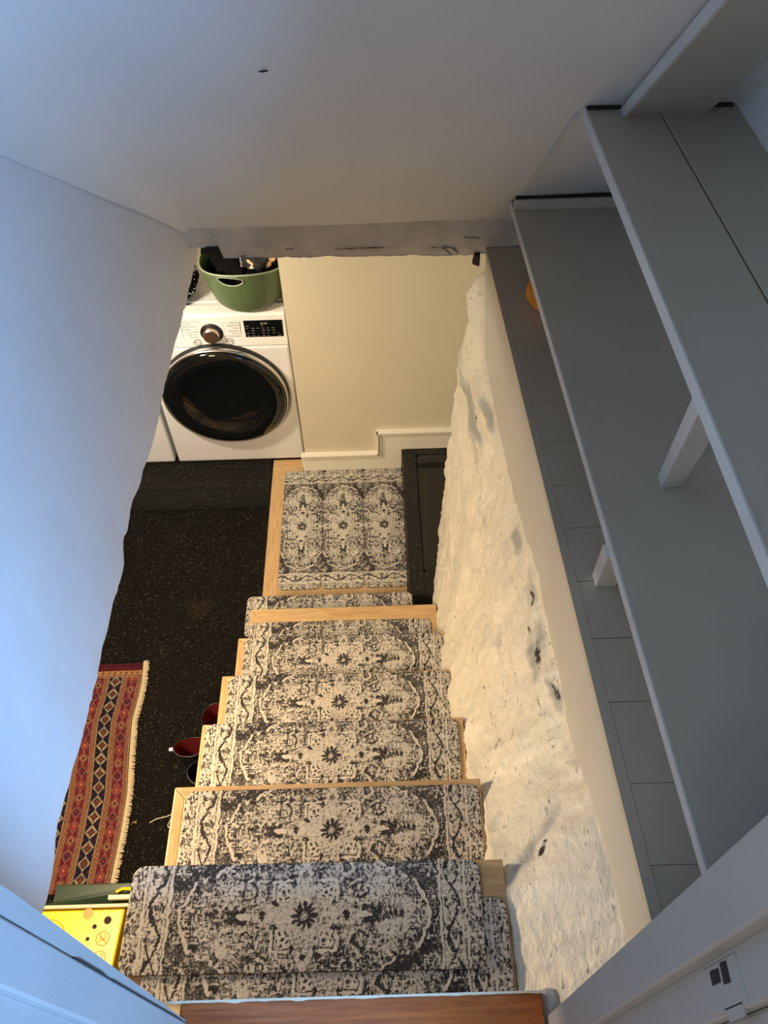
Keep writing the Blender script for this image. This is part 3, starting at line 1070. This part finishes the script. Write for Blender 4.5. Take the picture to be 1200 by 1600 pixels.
def revolve_y(profile, c, seg=96, mat_breaks=None):
    """profile: (radius, y offset) revolved about the axis parallel to Y through c"""
    bm = bmesh.new()
    rings = []
    for r, dy in profile:
        if r < 1e-6:
            rings.append([bm.verts.new((c[0], c[1] + dy, c[2]))])
        else:
            rings.append([bm.verts.new((c[0] + r * math.cos(2 * math.pi * k / seg), c[1] + dy, c[2] + r * math.sin(2 * math.pi * k / seg))) for k in range(seg)])
    for A, B in zip(rings, rings[1:]):
        for k in range(seg):
            a, b = A[k % len(A)], A[(k + 1) % len(A)]
            c_, d = B[(k + 1) % len(B)], B[k % len(B)]
            vs = []
            for v in (a, b, c_, d):
                if v not in vs: vs.append(v)
            if len(vs) > 2: bm.faces.new(vs)
    bmesh.ops.recalc_face_normals(bm, faces=bm.faces)
    return bm


def txt(s, x, y, z, size, align, mat, parent, name='printed_label'):
    cu = bpy.data.curves.new(name, 'FONT')
    cu.body = s
    cu.size = size
    cu.align_x = align
    cu.extrude = 0.0002
    cu.resolution_u = 2
    ob = bpy.data.objects.new(name, cu)
    COL.objects.link(ob)
    ob.rotation_euler = (math.pi / 2, 0, 0)
    dg = bpy.context.evaluated_depsgraph_get()
    me = bpy.data.meshes.new_from_object(ob.evaluated_get(dg))
    bpy.data.objects.remove(ob)
    bm = bmesh.new()
    bm.from_mesh(me)
    bmesh.ops.transform(bm, matrix=Matrix.Translation((x, y, z)) @ Matrix.Rotation(math.pi / 2, 4, 'X'), verts=bm.verts)
    bpy.data.meshes.remove(me)
    return bm


def merge(bm, other):
    me = bpy.data.meshes.new('tmp')
    other.to_mesh(me); other.free()
    bm.from_mesh(me); bpy.data.meshes.remove(me)


def appliance(name, x0, label, cat, controls=True):
    x1 = x0 + 0.722
    y0, y1, z0, z1 = 3.12, 3.85, 0.215, 1.235
    root = empty(name, ((x0 + x1) / 2, (y0 + y1) / 2, 0.2), label, cat)
    cx = (x0 + x1) / 2
    cz = 0.735
    # cabinet: front slightly rounded in plan, top set back behind the panel lip
    bm = bmesh.new()
    add_box(bm, x0, x1, y0, y1, z0, 1.042, 0.014, 3)
    add_box(bm, x0 + 0.004, x1 - 0.004, y0 + 0.035, y1, 1.02, z1 - 0.012, 0.006, 2)
    add_box(bm, x0 + 0.02, x1 - 0.02, y0 + 0.12, y1 - 0.02, z1 - 0.02, z1 - 0.004, 0.003, 2)
    obj('cabinet', bm, M['white_app'], root)
    # control panel
    bm = prism([(x0, y0 + 0.002, 1.046), (x0, y0 + 0.010, z1 - 0.012), (x0, y0 + 0.022, z1 - 0.002), (x0, y0 + 0.085, z1 + 0.004), (x0, y0 + 0.088, 1.046)], (x1 - x0, 0, 0), 0.004)
    pan = obj('control_panel', bm, M['panel_app'], root)
    for sx in (x0 + 0.05, x1 - 0.05):
        for sy in (y0 + 0.06, y1 - 0.06):
            b2 = bmesh.new()
            add_tube(b2, [(sx, sy, 0.2), (sx, sy, 0.222)], 0.022, 16)
            obj('foot', b2, M['black_plastic'], root)
    # door
    ring = revolve_y([(0.334, 0.0), (0.334, -0.014), (0.328, -0.026), (0.318, -0.030), (0.312, -0.024), (0.310, 0.0)], (cx, y0, cz))
    obj('door_surround', ring, M['black_plastic'], root, smooth=True)
    ring = revolve_y([(0.3285, -0.020), (0.326, -0.038), (0.3225, -0.043), (0.317, -0.044), (0.315, -0.034)], (cx, y0, cz))
    obj('door_rim', ring, M['chrome'], root, smooth=True)
    gl = revolve_y([(0.318, -0.020), (0.314, -0.046), (0.300, -0.056), (0.270, -0.060), (0.235, -0.056), (0.215, -0.046), (0.195, -0.034), (0.150, -0.022), (0.08, -0.014), (0.0, -0.012)], (cx, y0, cz))
    obj('door_glass', gl, M['black_gloss'], root, smooth=True)
    if not controls:
        return root
    yp = y0 + 0.002
    # dial
    kx, kz = x0 + 0.358, 1.128
    def py(z):
        return y0 + 0.002 + (z - 1.046) / (1.223 - 1.046) * 0.008
    b = revolve_y([(0.0, -0.004), (0.052, -0.004), (0.056, -0.001), (0.056, 0.006)], (kx, py(kz), kz), 48)
    dial = obj('dial_recess', b, M['black_plastic'], root, smooth=True)
    b = revolve_y([(0.0, -0.034), (0.036, -0.034), (0.039, -0.031), (0.041, 0.0)], (kx, py(kz), kz), 48)
    obj('dial', b, M['brass'], dial)
    # display
    bm = bx(x0 + 0.520, x0 + 0.707, py(1.15) - 0.003, py(1.15) + 0.01, 1.098, 1.196, 0.002)
    scr = obj('display', bm, M['black_gloss'], root)
    bm = bmesh.new()
    yy = py(1.15) - 0.0034
    r2 = random.Random(3)
    for zz in (1.106, 1.122, 1.138, 1.152, 1.166):
        for k in range(7):
            xa = x0 + 0.528 + k * 0.025
            if r2.random() < 0.8:
                wv = r2.uniform(0.008, 0.017)
                add_box(bm, xa, xa + wv, yy - 0.0003, yy, zz, zz + 0.0022)
    merge(bm, txt('88:88', x0 + 0.60, yy - 0.0001, 1.175, 0.016, 'LEFT', None, None))
    obj('display_marks', bm, M['screen_print'], scr)
    # buttons
    for bxp, sym in ((x0 + 0.285 - 0.005, 'power'), (x0 + 0.438, 'start')):
        b = bmesh.new()
        zc = 1.078
        pts = [(bxp + 0.0165 * math.cos(a), py(zc) - 0.002, zc + 0.0165 * math.sin(a)) for a in [2 * math.pi * k / 32 for k in range(32)]]
        add_tube(b, pts, 0.0019, 6, closed=True)
        if sym == 'start':
            add_prism(b, [(bxp - 0.007, py(zc) - 0.002, zc - 0.005), (bxp - 0.007, py(zc) - 0.002, zc + 0.005), (bxp, py(zc) - 0.002, zc)], (0, 0.001, 0))
            add_box(b, bxp + 0.002, bxp + 0.0035, py(zc) - 0.002, py(zc), zc - 0.005, zc + 0.005)
            add_box(b, bxp + 0.005, bxp + 0.0065, py(zc) - 0.002, py(zc), zc - 0.005, zc + 0.005)
        else:
            pts = [(bxp + 0.006 * math.sin(a), py(zc) - 0.002, zc + 0.006 * math.cos(a)) for a in [0.5 + (2 * math.pi - 1) * k / 16 for k in range(17)]]
            add_tube(b, pts, 0.0008, 5)
        obj('button', b, M['print'], root)
    # cycle names and leader lines
    bm = bmesh.new()
    left = ['Normal', 'Heavy Duty', 'Bedding', 'Perm. Press', 'Small Load', 'Super Dry']
    right = ['Delicates', 'Steam Fresh', 'Towels', 'Speed Dry', 'Air Dry', 'Downloaded']
    for i in range(6):
        z = 1.182 - i * 0.0155
        xl = kx - 0.135 + (0.004 * i if i > 2 else 0)
        obj('printed_word', txt(left[i], xl, py(z) - 0.0004, z, 0.0115, 'LEFT', None, None), M['print'], root)
        obj('printed_word', txt(right[i], kx + 0.135, py(z) - 0.0004, z, 0.0115, 'RIGHT', None, None), M['print'], root)
        if i < 4:
            obj('printed_line', bx(kx - 0.075, kx - 0.055, py(z) - 0.0008, py(z) + 0.001, z + 0.0035, z + 0.0045), M['print'], root)
            obj('printed_line', bx(kx + 0.052, kx + 0.070, py(z) - 0.0008, py(z) + 0.001, z + 0.0035, z + 0.0045), M['print'], root)
    for i in range(12):
        add_box(bm, kx - 0.138 + i * 0.0078, kx - 0.1310 + i * 0.0078, py(1.197) - 0.0006, py(1.197) + 0.001, 1.1965, 1.1990)
    for sx in (-1, 1):
        obj('printed_line', bx(kx + sx * 0.1415 - 0.0005, kx + sx * 0.1415 + 0.0005, py(1.12) - 0.0015, py(1.12) + 0.001, 1.10, 1.192), M['print'], root)
    obj('printed_heading', bm, M['print'], root)
    return root


dry = appliance('tumble_dryer', -1.170, 'white front-loading dryer with a wide round black door, carrying the green tub', 'dryer')
appliance('washing_machine', -1.912, 'white washing machine left of the dryer, only its lower right corner showing', 'washing machine', True)

# ------------------------------------------------------------------ GREEN TUB WITH LAUNDRY
def make_tub():
    cx, cy, z0, z1 = -0.620, 3.27, 1.2405, 1.535
    root = empty('laundry_tub', (cx, cy, z0), 'flexible green laundry tub full of dark clothes, standing on the white dryer', 'laundry tub')
    nt_, nh = 160, 46
    prof = [(0.0, 0.125), (0.02, 0.150), (0.07, 0.172), (0.16, 0.192), (0.26, 0.212), (0.36, 0.222), (1.0, 0.240)]
    def rim(th):
        # rim dips between the two grips, rises at them
        return 0.233 + 0.024 * math.cos(2 * (th + math.pi / 2)) if True else 0
    def pt(th, t, off=0.0):
        h = rim(th) * t
        r = interp(h / 0.27, [(a, b) for a, b in [(0, .125), (.03, .150), (.12, .170), (.35, .190), (.7, .208), (1.1, .224)]]) + off
        return Vector((cx + r * 0.98 * math.cos(th), cy + r * 0.98 * math.sin(th), z0 + h))
    bm = bmesh.new()
    V = [[bm.verts.new(pt(2 * math.pi * i / nt_, j / (nh - 1))) for j in range(nh)] for i in range(nt_)]
    holes = (-math.pi / 2 - 0.20, math.pi / 2)
    hw, hh = 0.29, 0.030
    kill = []
    def hole_d(p):
        best = 99
        bb = (holes[0], 9, 0)
        for hc in holes:
            th = math.atan2(p.y - cy, p.x - cx)
            d = (th - hc + math.pi) % (2 * math.pi) - math.pi
            zc = z0 + rim(hc) - 0.028
            e = math.hypot(d / hw, (p.z - zc) / (hh * (1.0 if p.z < zc else 0.55)))
            if e < best: best = e; bb = (hc, d, zc)
        return best, bb
    for i in range(nt_):
        for j in range(nh - 1):
            f = bm.faces.new((V[i][j], V[(i + 1) % nt_][j], V[(i + 1) % nt_][j + 1], V[i][j + 1]))
            if hole_d(f.calc_center_median())[0] < 1.0:
                kill.append(f)
    bmesh.ops.delete(bm, geom=kill, context='FACES')
    # pull hole border onto the ellipse
    for e in bm.edges:
        if len(e.link_faces) == 1:
            for v in e.verts:
                d, (hc, dth, zc) = hole_d(v.co)
                if 0.5 < d < 1.6 and v.co.z < z0 + rim(hc) - 0.006:
                    k = 1 / d
                    th = hc + dth * k
                    z = zc + (v.co.z - zc) * k
                    v.co = pt(th, (z - z0) / rim(th))
    bm.faces.new([V[i][0] for i in range(nt_)][::-1])
    body = obj('tub_body', bm, M['green_tub'], root, smooth=True)
    sol = body.modifiers.new('thickness', 'SOLIDIFY')
    sol.thickness = 0.006
    bm = bmesh.new()
    add_tube(bm, [pt(2 * math.pi * i / 120, 1.0) for i in range(120)], 0.0042, 6, closed=True)
    for hc in holes:
        zc = z0 + rim(hc) - 0.028
        pts = []
        for k in range(48):
            a = 2 * math.pi * k / 48
            zz = zc + hh * math.sin(a) * (0.55 if math.sin(a) > 0 else 1.0)
            th = hc + hw * math.cos(a)
            pts.append(pt(th, (zz - z0) / rim(th), 0.002))
        add_tube(bm, pts, 0.0028, 6, closed=True)
        for k in range(-10, 11):
            th = hc + k * 0.021
            s = math.sqrt(max(0, 1 - (k * 0.021 / hw) ** 2))
            za = zc + hh * 0.55 * s + 0.002
            add_tube(bm, [pt(th, (za - z0) / rim(th), 0.003), pt(th, (za + 0.009 - z0) / rim(th), 0.003)], 0.0016, 5)
    obj('grip_rim', bm, M['tub_rim'], root, smooth=True)
    # laundry piled inside
    def cloth(name, c, rx, ry, rz, mat, label, seed):
        b = bmesh.new()
        bmesh.ops.create_icosphere(b, subdivisions=5, radius=1.0)
        for v in b.verts:
            n = fb(v.co.x + seed, v.co.y, v.co.z, 1.6, 4)
            n2 = abs(fb(v.co.x, v.co.y + seed, v.co.z, 3.2, 3))
            v.co = Vector(c) + Vector((v.co.x * rx, v.co.y * ry, v.co.z * rz)) * (1 + 0.22 * n - 0.16 * n2)
        o = obj(name, b, mat, None, (c[0], c[1], c[2] - rz), smooth=True)
        tag(o, label, 'clothing')
    cloth('clothes_pile', (cx - 0.01, cy + 0.0, z0 + 0.148), 0.155, 0.155, 0.110, M['cloth_black'], 'crumpled black clothes filling the green laundry tub', 2.0)
    m, nt, b_ = new_mat('patterned_cloth')
    tc = nt.nodes.new('ShaderNodeTexCoord')
    v = nt.nodes.new('ShaderNodeTexVoronoi')
    v.inputs['Scale'].default_value = 26
    nt.links.new(tc.outputs['Object'], v.inputs['Vector'])
    sp = nt.nodes.new('ShaderNodeSeparateColor')
    nt.links.new(v.outputs['Color'], sp.inputs[0])
    cc = mix_rgb(nt, ramp(nt, sp.outputs[0], 0.74, 0.75), c4((0.012, 0.012, 0.015)), c4((0.75, 0.45, 0.30)))
    cc = mix_rgb(nt, ramp(nt, sp.outputs[1], 0.78, 0.79), cc, c4((0.55, 0.50, 0.38)))
    nt.links.new(cc, b_.inputs['Base Color'])
    b_.inputs['Roughness'].default_value = 0.9
    cloth('patterned_garment', (cx + 0.075, cy - 0.07, z0 + 0.250), 0.085, 0.07, 0.035, m, 'black garment with peach and cream pattern on top of the laundry', 5.0)


make_tub()

# dark bag at the left of the tub
bm = bmesh.new()
bmesh.ops.create_icosphere(bm, subdivisions=5, radius=1.0)
for v in bm.verts:
    z = v.co.z
    k = 1 + 0.16 * fb(v.co.x, v.co.y, v.co.z + 3, 2.2, 4)
    v.co = Vector((-0.985 + v.co.x * 0.115 * k, 3.30 + v.co.y * 0.15 * k, 1.235 + 0.10 + max(-0.094, z * 0.125 * k)))
bag = obj('fabric_bag', bm, M['cloth_black'], None, (-0.985, 3.30, 1.241), smooth=True)
tag(bag, 'black fabric bag with pale stitching, on the dryer left of the green tub', 'bag')
bm = bmesh.new()
for k in range(26):
    a = -1.35 + k * 0.085
    x = -0.985 + 0.118 * math.cos(a) * 1.0
    y = 3.30 + 0.153 * math.sin(a)
    z = 1.335 + 0.04 * math.sin(k * 0.5)
    bmesh.ops.create_icosphere(bm, subdivisions=1, radius=0.0035, matrix=Matrix.Translation((x, y, z)))
obj('stitching', bm, M['wire'], bag)

# ------------------------------------------------------------------ BOOTS
def boot(loc, h, rx, ry, rot, lining, label, grp=None, tab=False, flop=0.0):
    root = empty('rubber_boot', (0, 0, 0), label, 'boot', grp)
    seg = 40
    def ring(z, sx, sy, ox=0.0, wave=0.0, tilt=0.0):
        return [Vector((ox + sx * math.cos(2 * math.pi * k / seg), sy * math.sin(2 * math.pi * k / seg),
                        z + wave * math.cos(4 * math.pi * k / seg + 0.6) + tilt * math.cos(2 * math.pi * k / seg))) for k in range(seg)]
    spec = [(0.0, 0.118, 0.044, 0.055), (0.022, 0.120, 0.047, 0.056), (0.045, 0.115, 0.046, 0.052), (0.075, 0.085, 0.043, 0.024),
            (0.105, rx * 0.92, ry * 0.9, 0.0), (0.16, rx * 0.90, ry * 0.88, -0.002), (h * 0.8, rx * 0.98, ry, 0.0), (h, rx, ry, 0.0)]
    def skin(spec, mat, name, shrink=0.0, bottom=True):
        b = bmesh.new()
        rs = []
        for n, (z, sx, sy, ox) in enumerate(spec):
            top = n == len(spec) - 1
            rs.append([b.verts.new(p) for p in ring(z, sx - shrink, sy - shrink, ox, 0.006 if top else 0.0, flop if top else 0.0)])
        for A, B in zip(rs, rs[1:]):
            for k in range(seg):
                b.faces.new((A[k], A[(k + 1) % seg], B[(k + 1) % seg], B[k]))
        if bottom:
            b.faces.new(rs[0][::-1])
        return obj(name, b, mat, root, smooth=True)
    skin(spec, M['boot'], 'shaft')
    skin([(0.06, 0.04, 0.03, 0.0), (0.16, rx * 0.88, ry * 0.86, 0.0), (h * 0.8, rx * 0.98, ry, 0.0), (h + 0.001, rx, ry, 0.0)], lining, 'lining', 0.003)
    b = bmesh.new()
    add_tube(b, ring(h, rx, ry, 0, 0.006, flop), 0.0025, 6, closed=True)
    obj('collar', b, M['boot'], root, smooth=True)
    bm2 = bmesh.new()
    add_box(bm2, -0.060, 0.170, -0.046, 0.046, 0.0, 0.014, 0.006)
    obj('sole', bm2, M['boot'], root)
    if tab:
        b = bx(-rx - 0.020, -rx + 0.002, -0.007, 0.007, h - 0.012, h + 0.004, 0.002)
        obj('pull_tab', b, M['silver'], root)
    root.location = loc
    root.rotation_euler = (0, 0, rot)
    return root


boot((-0.868, 1.385, 0), 0.285, 0.075, 0.043, 0.12, M['red_lining'], 'red-lined black rubber boot with a pale pull tab, beside the stairs', 'rubber boots beside the stairs', tab=True)
boot((-0.785, 1.522, 0), 0.285, 0.060, 0.052, 1.45, M['red_lining'], 'red-lined rubber boot nearest the dryer, half hidden by the stairs', 'rubber boots beside the stairs')
boot((-0.805, 1.268, 0), 0.290, 0.062, 0.050, -0.05, M['boot'], 'all-black rubber boot with an open dark top, nearest the camera beside the stairs', 'rubber boots beside the stairs')

# ------------------------------------------------------------------ YELLOW CHEESE-SHAPED BOX
ch = empty('cheese_shaped_box', (-1.15, 0.60, 0.0), 'bright yellow cheese-shaped plastic box with holes and an orange round sticker', 'toy box')
TOP = [(-1.375, 0.753), (-1.052, 0.753), (-1.062, 0.575), (-1.075, 0.40), (-1.18, 0.34), (-1.40, 0.62)]
bm = bmesh.new()
a = [bm.verts.new((x, y, 0.25)) for x, y in TOP]
c = [bm.verts.new((x + (0.030 if x > -1.15 else -0.01), y, 0.012)) for x, y in TOP]
n = len(TOP)
bm.faces.new(a)
bm.faces.new(c[::-1])
for i in range(n):
    bm.faces.new((a[i], c[i], c[(i + 1) % n], a[(i + 1) % n]))
bmesh.ops.recalc_face_normals(bm, faces=bm.faces)
bmesh.ops.bevel(bm, geom=list(bm.edges), offset=0.006, segments=2, profile=0.5, affect='EDGES')
body = obj('box_body', bm, M['yellow'], ch)
def cyl(cx, cy, z, r, d, seg=28, sx=1.0):
    b = bmesh.new()
    add_prism(b, [(cx + sx * r * math.cos(2 * math.pi * k / seg), cy + r * math.sin(2 * math.pi * k / seg), z) for k in range(seg)], (0, 0, d))
    return b
for x, y, r in ((-1.112, 0.713, 0.016), (-1.158, 0.692, 0.0095), (-1.176, 0.650, 0.008), (-1.255, 0.59, 0.02)):
    h = obj('hole', cyl(x, y, 0.2500, r, 0.0012), M['yellow_dark'], ch)
    obj('hole_floor', cyl(x + r * 0.12, y, 0.2512, r * 0.86, 0.0006), M['crack'], h)
obj('dimple', cyl(-1.191, 0.738, 0.2500, 0.020, 0.0010), M['yellow_dark'], ch)
for sx_, sy_ in ((-1.1185, 0.650), (-1.120, 0.583)):
    b = bmesh.new()
    pts = [(sx_ + 0.0245 * math.cos(t), sy_ + 0.0245 * math.sin(t), 0.2512) for t in [2 * math.pi * k / 40 for k in range(40)]]
    add_tube(b, pts, 0.0013, 5, closed=True)
    add_tube(b, [(sx_ - 0.017, sy_ + 0.017, 0.2512), (sx_ + 0.017, sy_ - 0.017, 0.2512)], 0.0013, 5)
    r3 = random.Random(5)
    for q in range(3):
        pts = []
        for k in range(14):
            t = k / 13 * 4.4 + q * 2
            rr = 0.006 + 0.0035 * math.sin(t * 2.3 + q)
            pts.append((sx_ - 0.004 + q * 0.005 + rr * math.cos(t), sy_ - 0.007 + q * 0.007 + rr * math.sin(t), 0.2512))
        add_tube(b, pts, 0.0009, 5)
    obj('sticker', b, M['orange_ink'], ch)
b = bmesh.new()
pts = [(-1.33 + 0.075 * math.cos(t), 0.62 + 0.10 * math.sin(t), 0.2508) for t in [0.1 + 1.5 * k / 20 for k in range(21)]]
add_tube(b, pts, 0.0012, 5)
obj('moulded_line', b, M['yellow_dark'], ch)

# green case with a propped lid behind it
gc = empty('green_case', (-1.19, 0.80, 0.0), 'open dark green plastic case with an ivory rim, just behind the yellow box', 'case')
obj('case_body', bx(-1.36, -0.99, 0.765, 0.86, 0.0, 0.20, 0.004), M['green_lid'], gc)
obj('rim', bx(-1.385, -0.99, 0.757, 0.770, 0.18, 0.262, 0.003), M['ivory'], gc)
obj('lid', prism([(-1.375, 0.772, 0.268), (-1.10, 0.815, 0.275), (-0.99, 0.815, 0.275), (-0.99, 0.772, 0.225), (-1.375, 0.768, 0.262)], (0, 0.004, -0.05), 0.001), M['green_lid'], gc)
obj('cross_bar', bx(-1.115, -0.985, 0.779, 0.797, 0.262, 0.284, 0.003), M['ivory'], gc)
bm = bmesh.new()
add_tube(bm, [(-1.085, 0.806, 0.285), (-1.06, 0.816, 0.288), (-1.0, 0.812, 0.290)], 0.006, 8)
obj('clip', bm, M['yellow'], gc)

# ------------------------------------------------------------------ SHELVES (right)
def lx(y, a, b):      # front line through two (y,x) points
    return a[1] + (b[1] - a[1]) * (y - a[0]) / (b[0] - a[0])
S1A, S1B = (2.24, 0.410), (0.332, 0.478)
S2A, S2B = (1.690, 0.440), (0.539, 0.453)
Z1, Z2, ZL = 2.305, 2.835, 2.02
XW = 0.755

ledge = empty('plank_ledge', (0.6, 1.3, 1.99), 'long grey painted plank ledge on top of the stone wall, under the shelves', 'ledge')
ys = lin(0.16, 2.425, 30)
def led_x(y): return 0.462 - (y - 0.33) * 0.0392 - 0.002
seams = [0.16, 0.405, 0.560, 0.735, 0.890, 1.045, 1.205, 1.345, 1.500, 1.655, 1.95, 2.262, 2.425]
bm = bmesh.new()
TW = [(0.16, 0.024), (0.8, 0.024), (1.6, 0.020), (2.43, 0.014)]
P = [(led_x(y), y, ZL) for y in ys] + [(led_x(y) + interp(y, TW), y, ZL) for y in reversed(ys)]
add_prism(bm, P, (0, 0, -0.022))
obj('front_strip', bm, M['gray_shelf'], ledge)
rr = random.Random(4)
for a_, b_ in zip(seams, seams[1:]):
    xa = led_x((a_ + b_) / 2) + interp((a_ + b_) / 2, TW) + 0.0015
    x0_, x1_ = led_x(a_) + interp(a_, TW) + 0.0008, led_x(b_) + interp(b_, TW) + 0.0008
    g = 0.0006 if rr.random() < 0.4 else 0.0012
    dz = rr.uniform(-0.0012, 0.0)
    bm = prism([(x0_, a_ + g, ZL + dz), (XW, a_ + g, ZL + dz), (XW, b_ - g, ZL + dz), (x1_, b_ - g, ZL + dz)], (0, 0, -0.022))
    obj('plank', bm, M['gray_shelf'], ledge)

unit = empty('wall_shelves', (0.6, 1.2, 2.02), 'grey painted two-tier wooden shelves running under the sloping ceiling above the stone wall', 'shelves')
def shelf(z, A, B, y0, y1, x1, name='shelf', th=0.024):
    def xf(y): return lx(y, A, B)
    yt = y1
    xa, xb = x1 if isinstance(x1, tuple) else (x1, x1)
    t = obj(name, prism([(xf(y0) + 0.003, y0, z), (xa, y0, z), (xb, yt + 0.0, z), (xf(yt) + 0.003, yt, z)], (0, 0, -th), 0.0015), M['gray_shelf'], unit)
    obj('front_edge', prism([(xf(y0), y0, z + 0.0006), (xf(y0) + 0.004, y0, z + 0.0006), (xf(yt) + 0.004, yt, z + 0.0006), (xf(yt), yt, z + 0.0006)], (0, 0, -th - 0.001)), M['gray_edge_lit'], t)
    return t
shelf(Z1, S1A, S1B, 0.20, 2.238, XW)
shelf(Z2, S2A, S2B, 0.20, 1.690, (0.632, 0.588), 'front_board')
obj('back_board', prism([(0.637, 0.2, Z2), (XW, 0.2, Z2), (XW, 1.69, Z2), (0.592, 1.69, Z2)], (0, 0, -0.024), 0.0015), M['gray_shelf'], unit)
obj('bearer', bx(0.50, XW, 0.95, 0.98, Z2 - 0.045, Z2 - 0.024), M['gray_shelf'], unit)
obj('end_rail', bx(0.414, XW, 2.178, 2.194, Z1, Z1 + 0.032, 0.002), M['gray_shelf'], unit)
for nm_, a_ in (('gap_shade_strip', (0.418, XW, 2.186, 2.196, Z1 + 0.032, Z1 + 0.0365)), ('gap_shade_strip', (0.446, 0.514, 1.668, 1.684, Z2, Z2 + 0.005)), ('gap_shade_strip', (0.684, 0.745, 1.664, 1.684, Z2, Z2 + 0.005))):  # dark strips painting in the shade where the shelves end at the slope
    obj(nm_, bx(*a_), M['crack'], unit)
obj('strut', prism([(0.452, 0.842, Z2 - 0.024), (0.454, 0.812, Z2 - 0.024), (0.500, 0.816, Z2 - 0.024), (0.498, 0.846, Z2 - 0.024)], (0.139, 0.277, -(Z2 - 0.024 - Z1)), 0.001), M['gray_edge_lit'], unit)
obj('strut', prism([(0.449, 0.963, Z1 - 0.024), (0.450, 0.927, Z1 - 0.024), (0.496, 0.927, Z1 - 0.024), (0.495, 0.963, Z1 - 0.024)], (0.044, 0.100, -(Z1 - 0.024 - ZL)), 0.001), M['gray_edge_lit'], unit)

# plank and bead that follow the slope of the ceiling
def slope_plank(name, x0, x1, ya, yb, th, mat, label=None):
    n = Vector((0, -math.sin(math.radians(43.5)), -math.cos(math.radians(43.5))))
    P = [Vector((x0, ya, ceil_z(ya))), Vector((x1, ya, ceil_z(ya))), Vector((x1, yb, ceil_z(yb))), Vector((x0, yb, ceil_z(yb)))]
    P = [p + n * 0.008 for p in P]
    bm = prism(P, n * th, 0.0015)
    return struct(name, bm, mat)
slope_plank('trim_4', 0.520, 0.682, 0.35, 1.69, 0.022, M['gray_shelf'])
slope_plank('trim_5', 0.512, 0.521, 0.35, 1.69, 0.024, M['gray_edge_lit'])
slope_plank('trim_6', 0.428, 0.434, 1.70, 2.095, 0.004, M['gray_edge_lit'])

# orange squash on the ledge
sq = empty('orange_squash', (0.545, 2.085, ZL), 'round orange squash at the far end of the grey plank ledge', 'squash')
bm = bmesh.new()
bmesh.ops.create_uvsphere(bm, u_segments=64, v_segments=32, radius=1.0)
for v in bm.verts:
    th = math.atan2(v.co.y, v.co.x)
    k = 1 - 0.035 * abs(math.sin(5 * th)) ** 0.5 * (1 - abs(v.co.z) ** 3)
    v.co = Vector((0.545 + v.co.x * 0.082 * k, 2.085 + v.co.y * 0.082 * k, ZL + 0.062 + v.co.z * 0.062 * (1 - 0.2 * math.exp(-((math.hypot(v.co.x, v.co.y)) / 0.25) ** 2))))
obj('rind', bm, M['squash'], sq, smooth=True)
bm = bmesh.new()
add_tube(bm, [(0.545, 2.085, ZL + 0.108), (0.547, 2.083, ZL + 0.13), (0.555, 2.078, ZL + 0.145)], [0.010, 0.007, 0.009], 8)
obj('stalk', bm, M['stem'], sq)

# ------------------------------------------------------------------ SMALL THINGS
bm = bmesh.new()
pts = [(-1.082, 1.155, 0.004), (-1.05, 1.168, 0.012), (-1.01, 1.178, 0.010), (-0.96, 1.195, 0.004), (-0.90, 1.17, 0.003), (-0.93, 1.12, 0.003), (-0.995, 1.135, 0.005), (-0.985, 1.17, 0.004)]
sm = []
for i in range(len(pts) - 1):
    for k in range(6):
        t = k / 6
        p0, p1, p2, p3 = [Vector(pts[max(0, min(len(pts) - 1, i + d))]) for d in (-1, 0, 1, 2)]
        sm.append(0.5 * ((2 * p1) + (-p0 + p2) * t + (2 * p0 - 5 * p1 + 4 * p2 - p3) * t * t + (-p0 + 3 * p1 - 3 * p2 + p3) * t ** 3))
add_tube(bm, sm, 0.002, 6)
tag(obj('white_wire', bm, M['wire'], None, (-1.0, 1.16, 0), smooth=True), 'thin white wire curling on the black floor beside the second tread', 'wire')


def flake(name, c, r, mat, label, cat):
    b = bmesh.new()
    P = []
    for k in range(14):
        a = 2 * math.pi * k / 14
        q = r * (0.75 + 0.35 * math.sin(3 * a + c[0] * 40))
        P.append((c[0] + q * math.cos(a), c[1] + 0.5 * q * math.sin(a), c[2] + 0.0015 * (1 + math.cos(2 * a))))
    add_prism(b, P, (0, 0, 0.0012))
    tag(obj(name, b, mat, None, c), label, cat)


flake('dry_leaf', (-0.135, 0.565, 1.4955), 0.014, M['leaf'], 'small dry brown leaf on the second stair mat, against the top step', 'leaf')
flake('leaf_scrap', (-1.147, 1.16, 0.0008), 0.012, M['leaf'], 'tiny tan leaf scrap on the black floor next to the rug fringe', 'leaf')
# dark chip and scratch in the ceiling paint
bm = bmesh.new()
n_ = Vector((0, -math.sin(math.radians(43.5)), -math.cos(math.radians(43.5))))
c_ = Vector((-0.189, 1.497, ceil_z(1.497))) + n_ * 0.0085
add_tube(bm, [c_ + Vector((-0.009, 0.001, -0.001)), c_, c_ + Vector((0.008, -0.001, 0.001))], [0.001, 0.0022, 0.0012], 6)
struct('trim_7', bm, M['crack'])
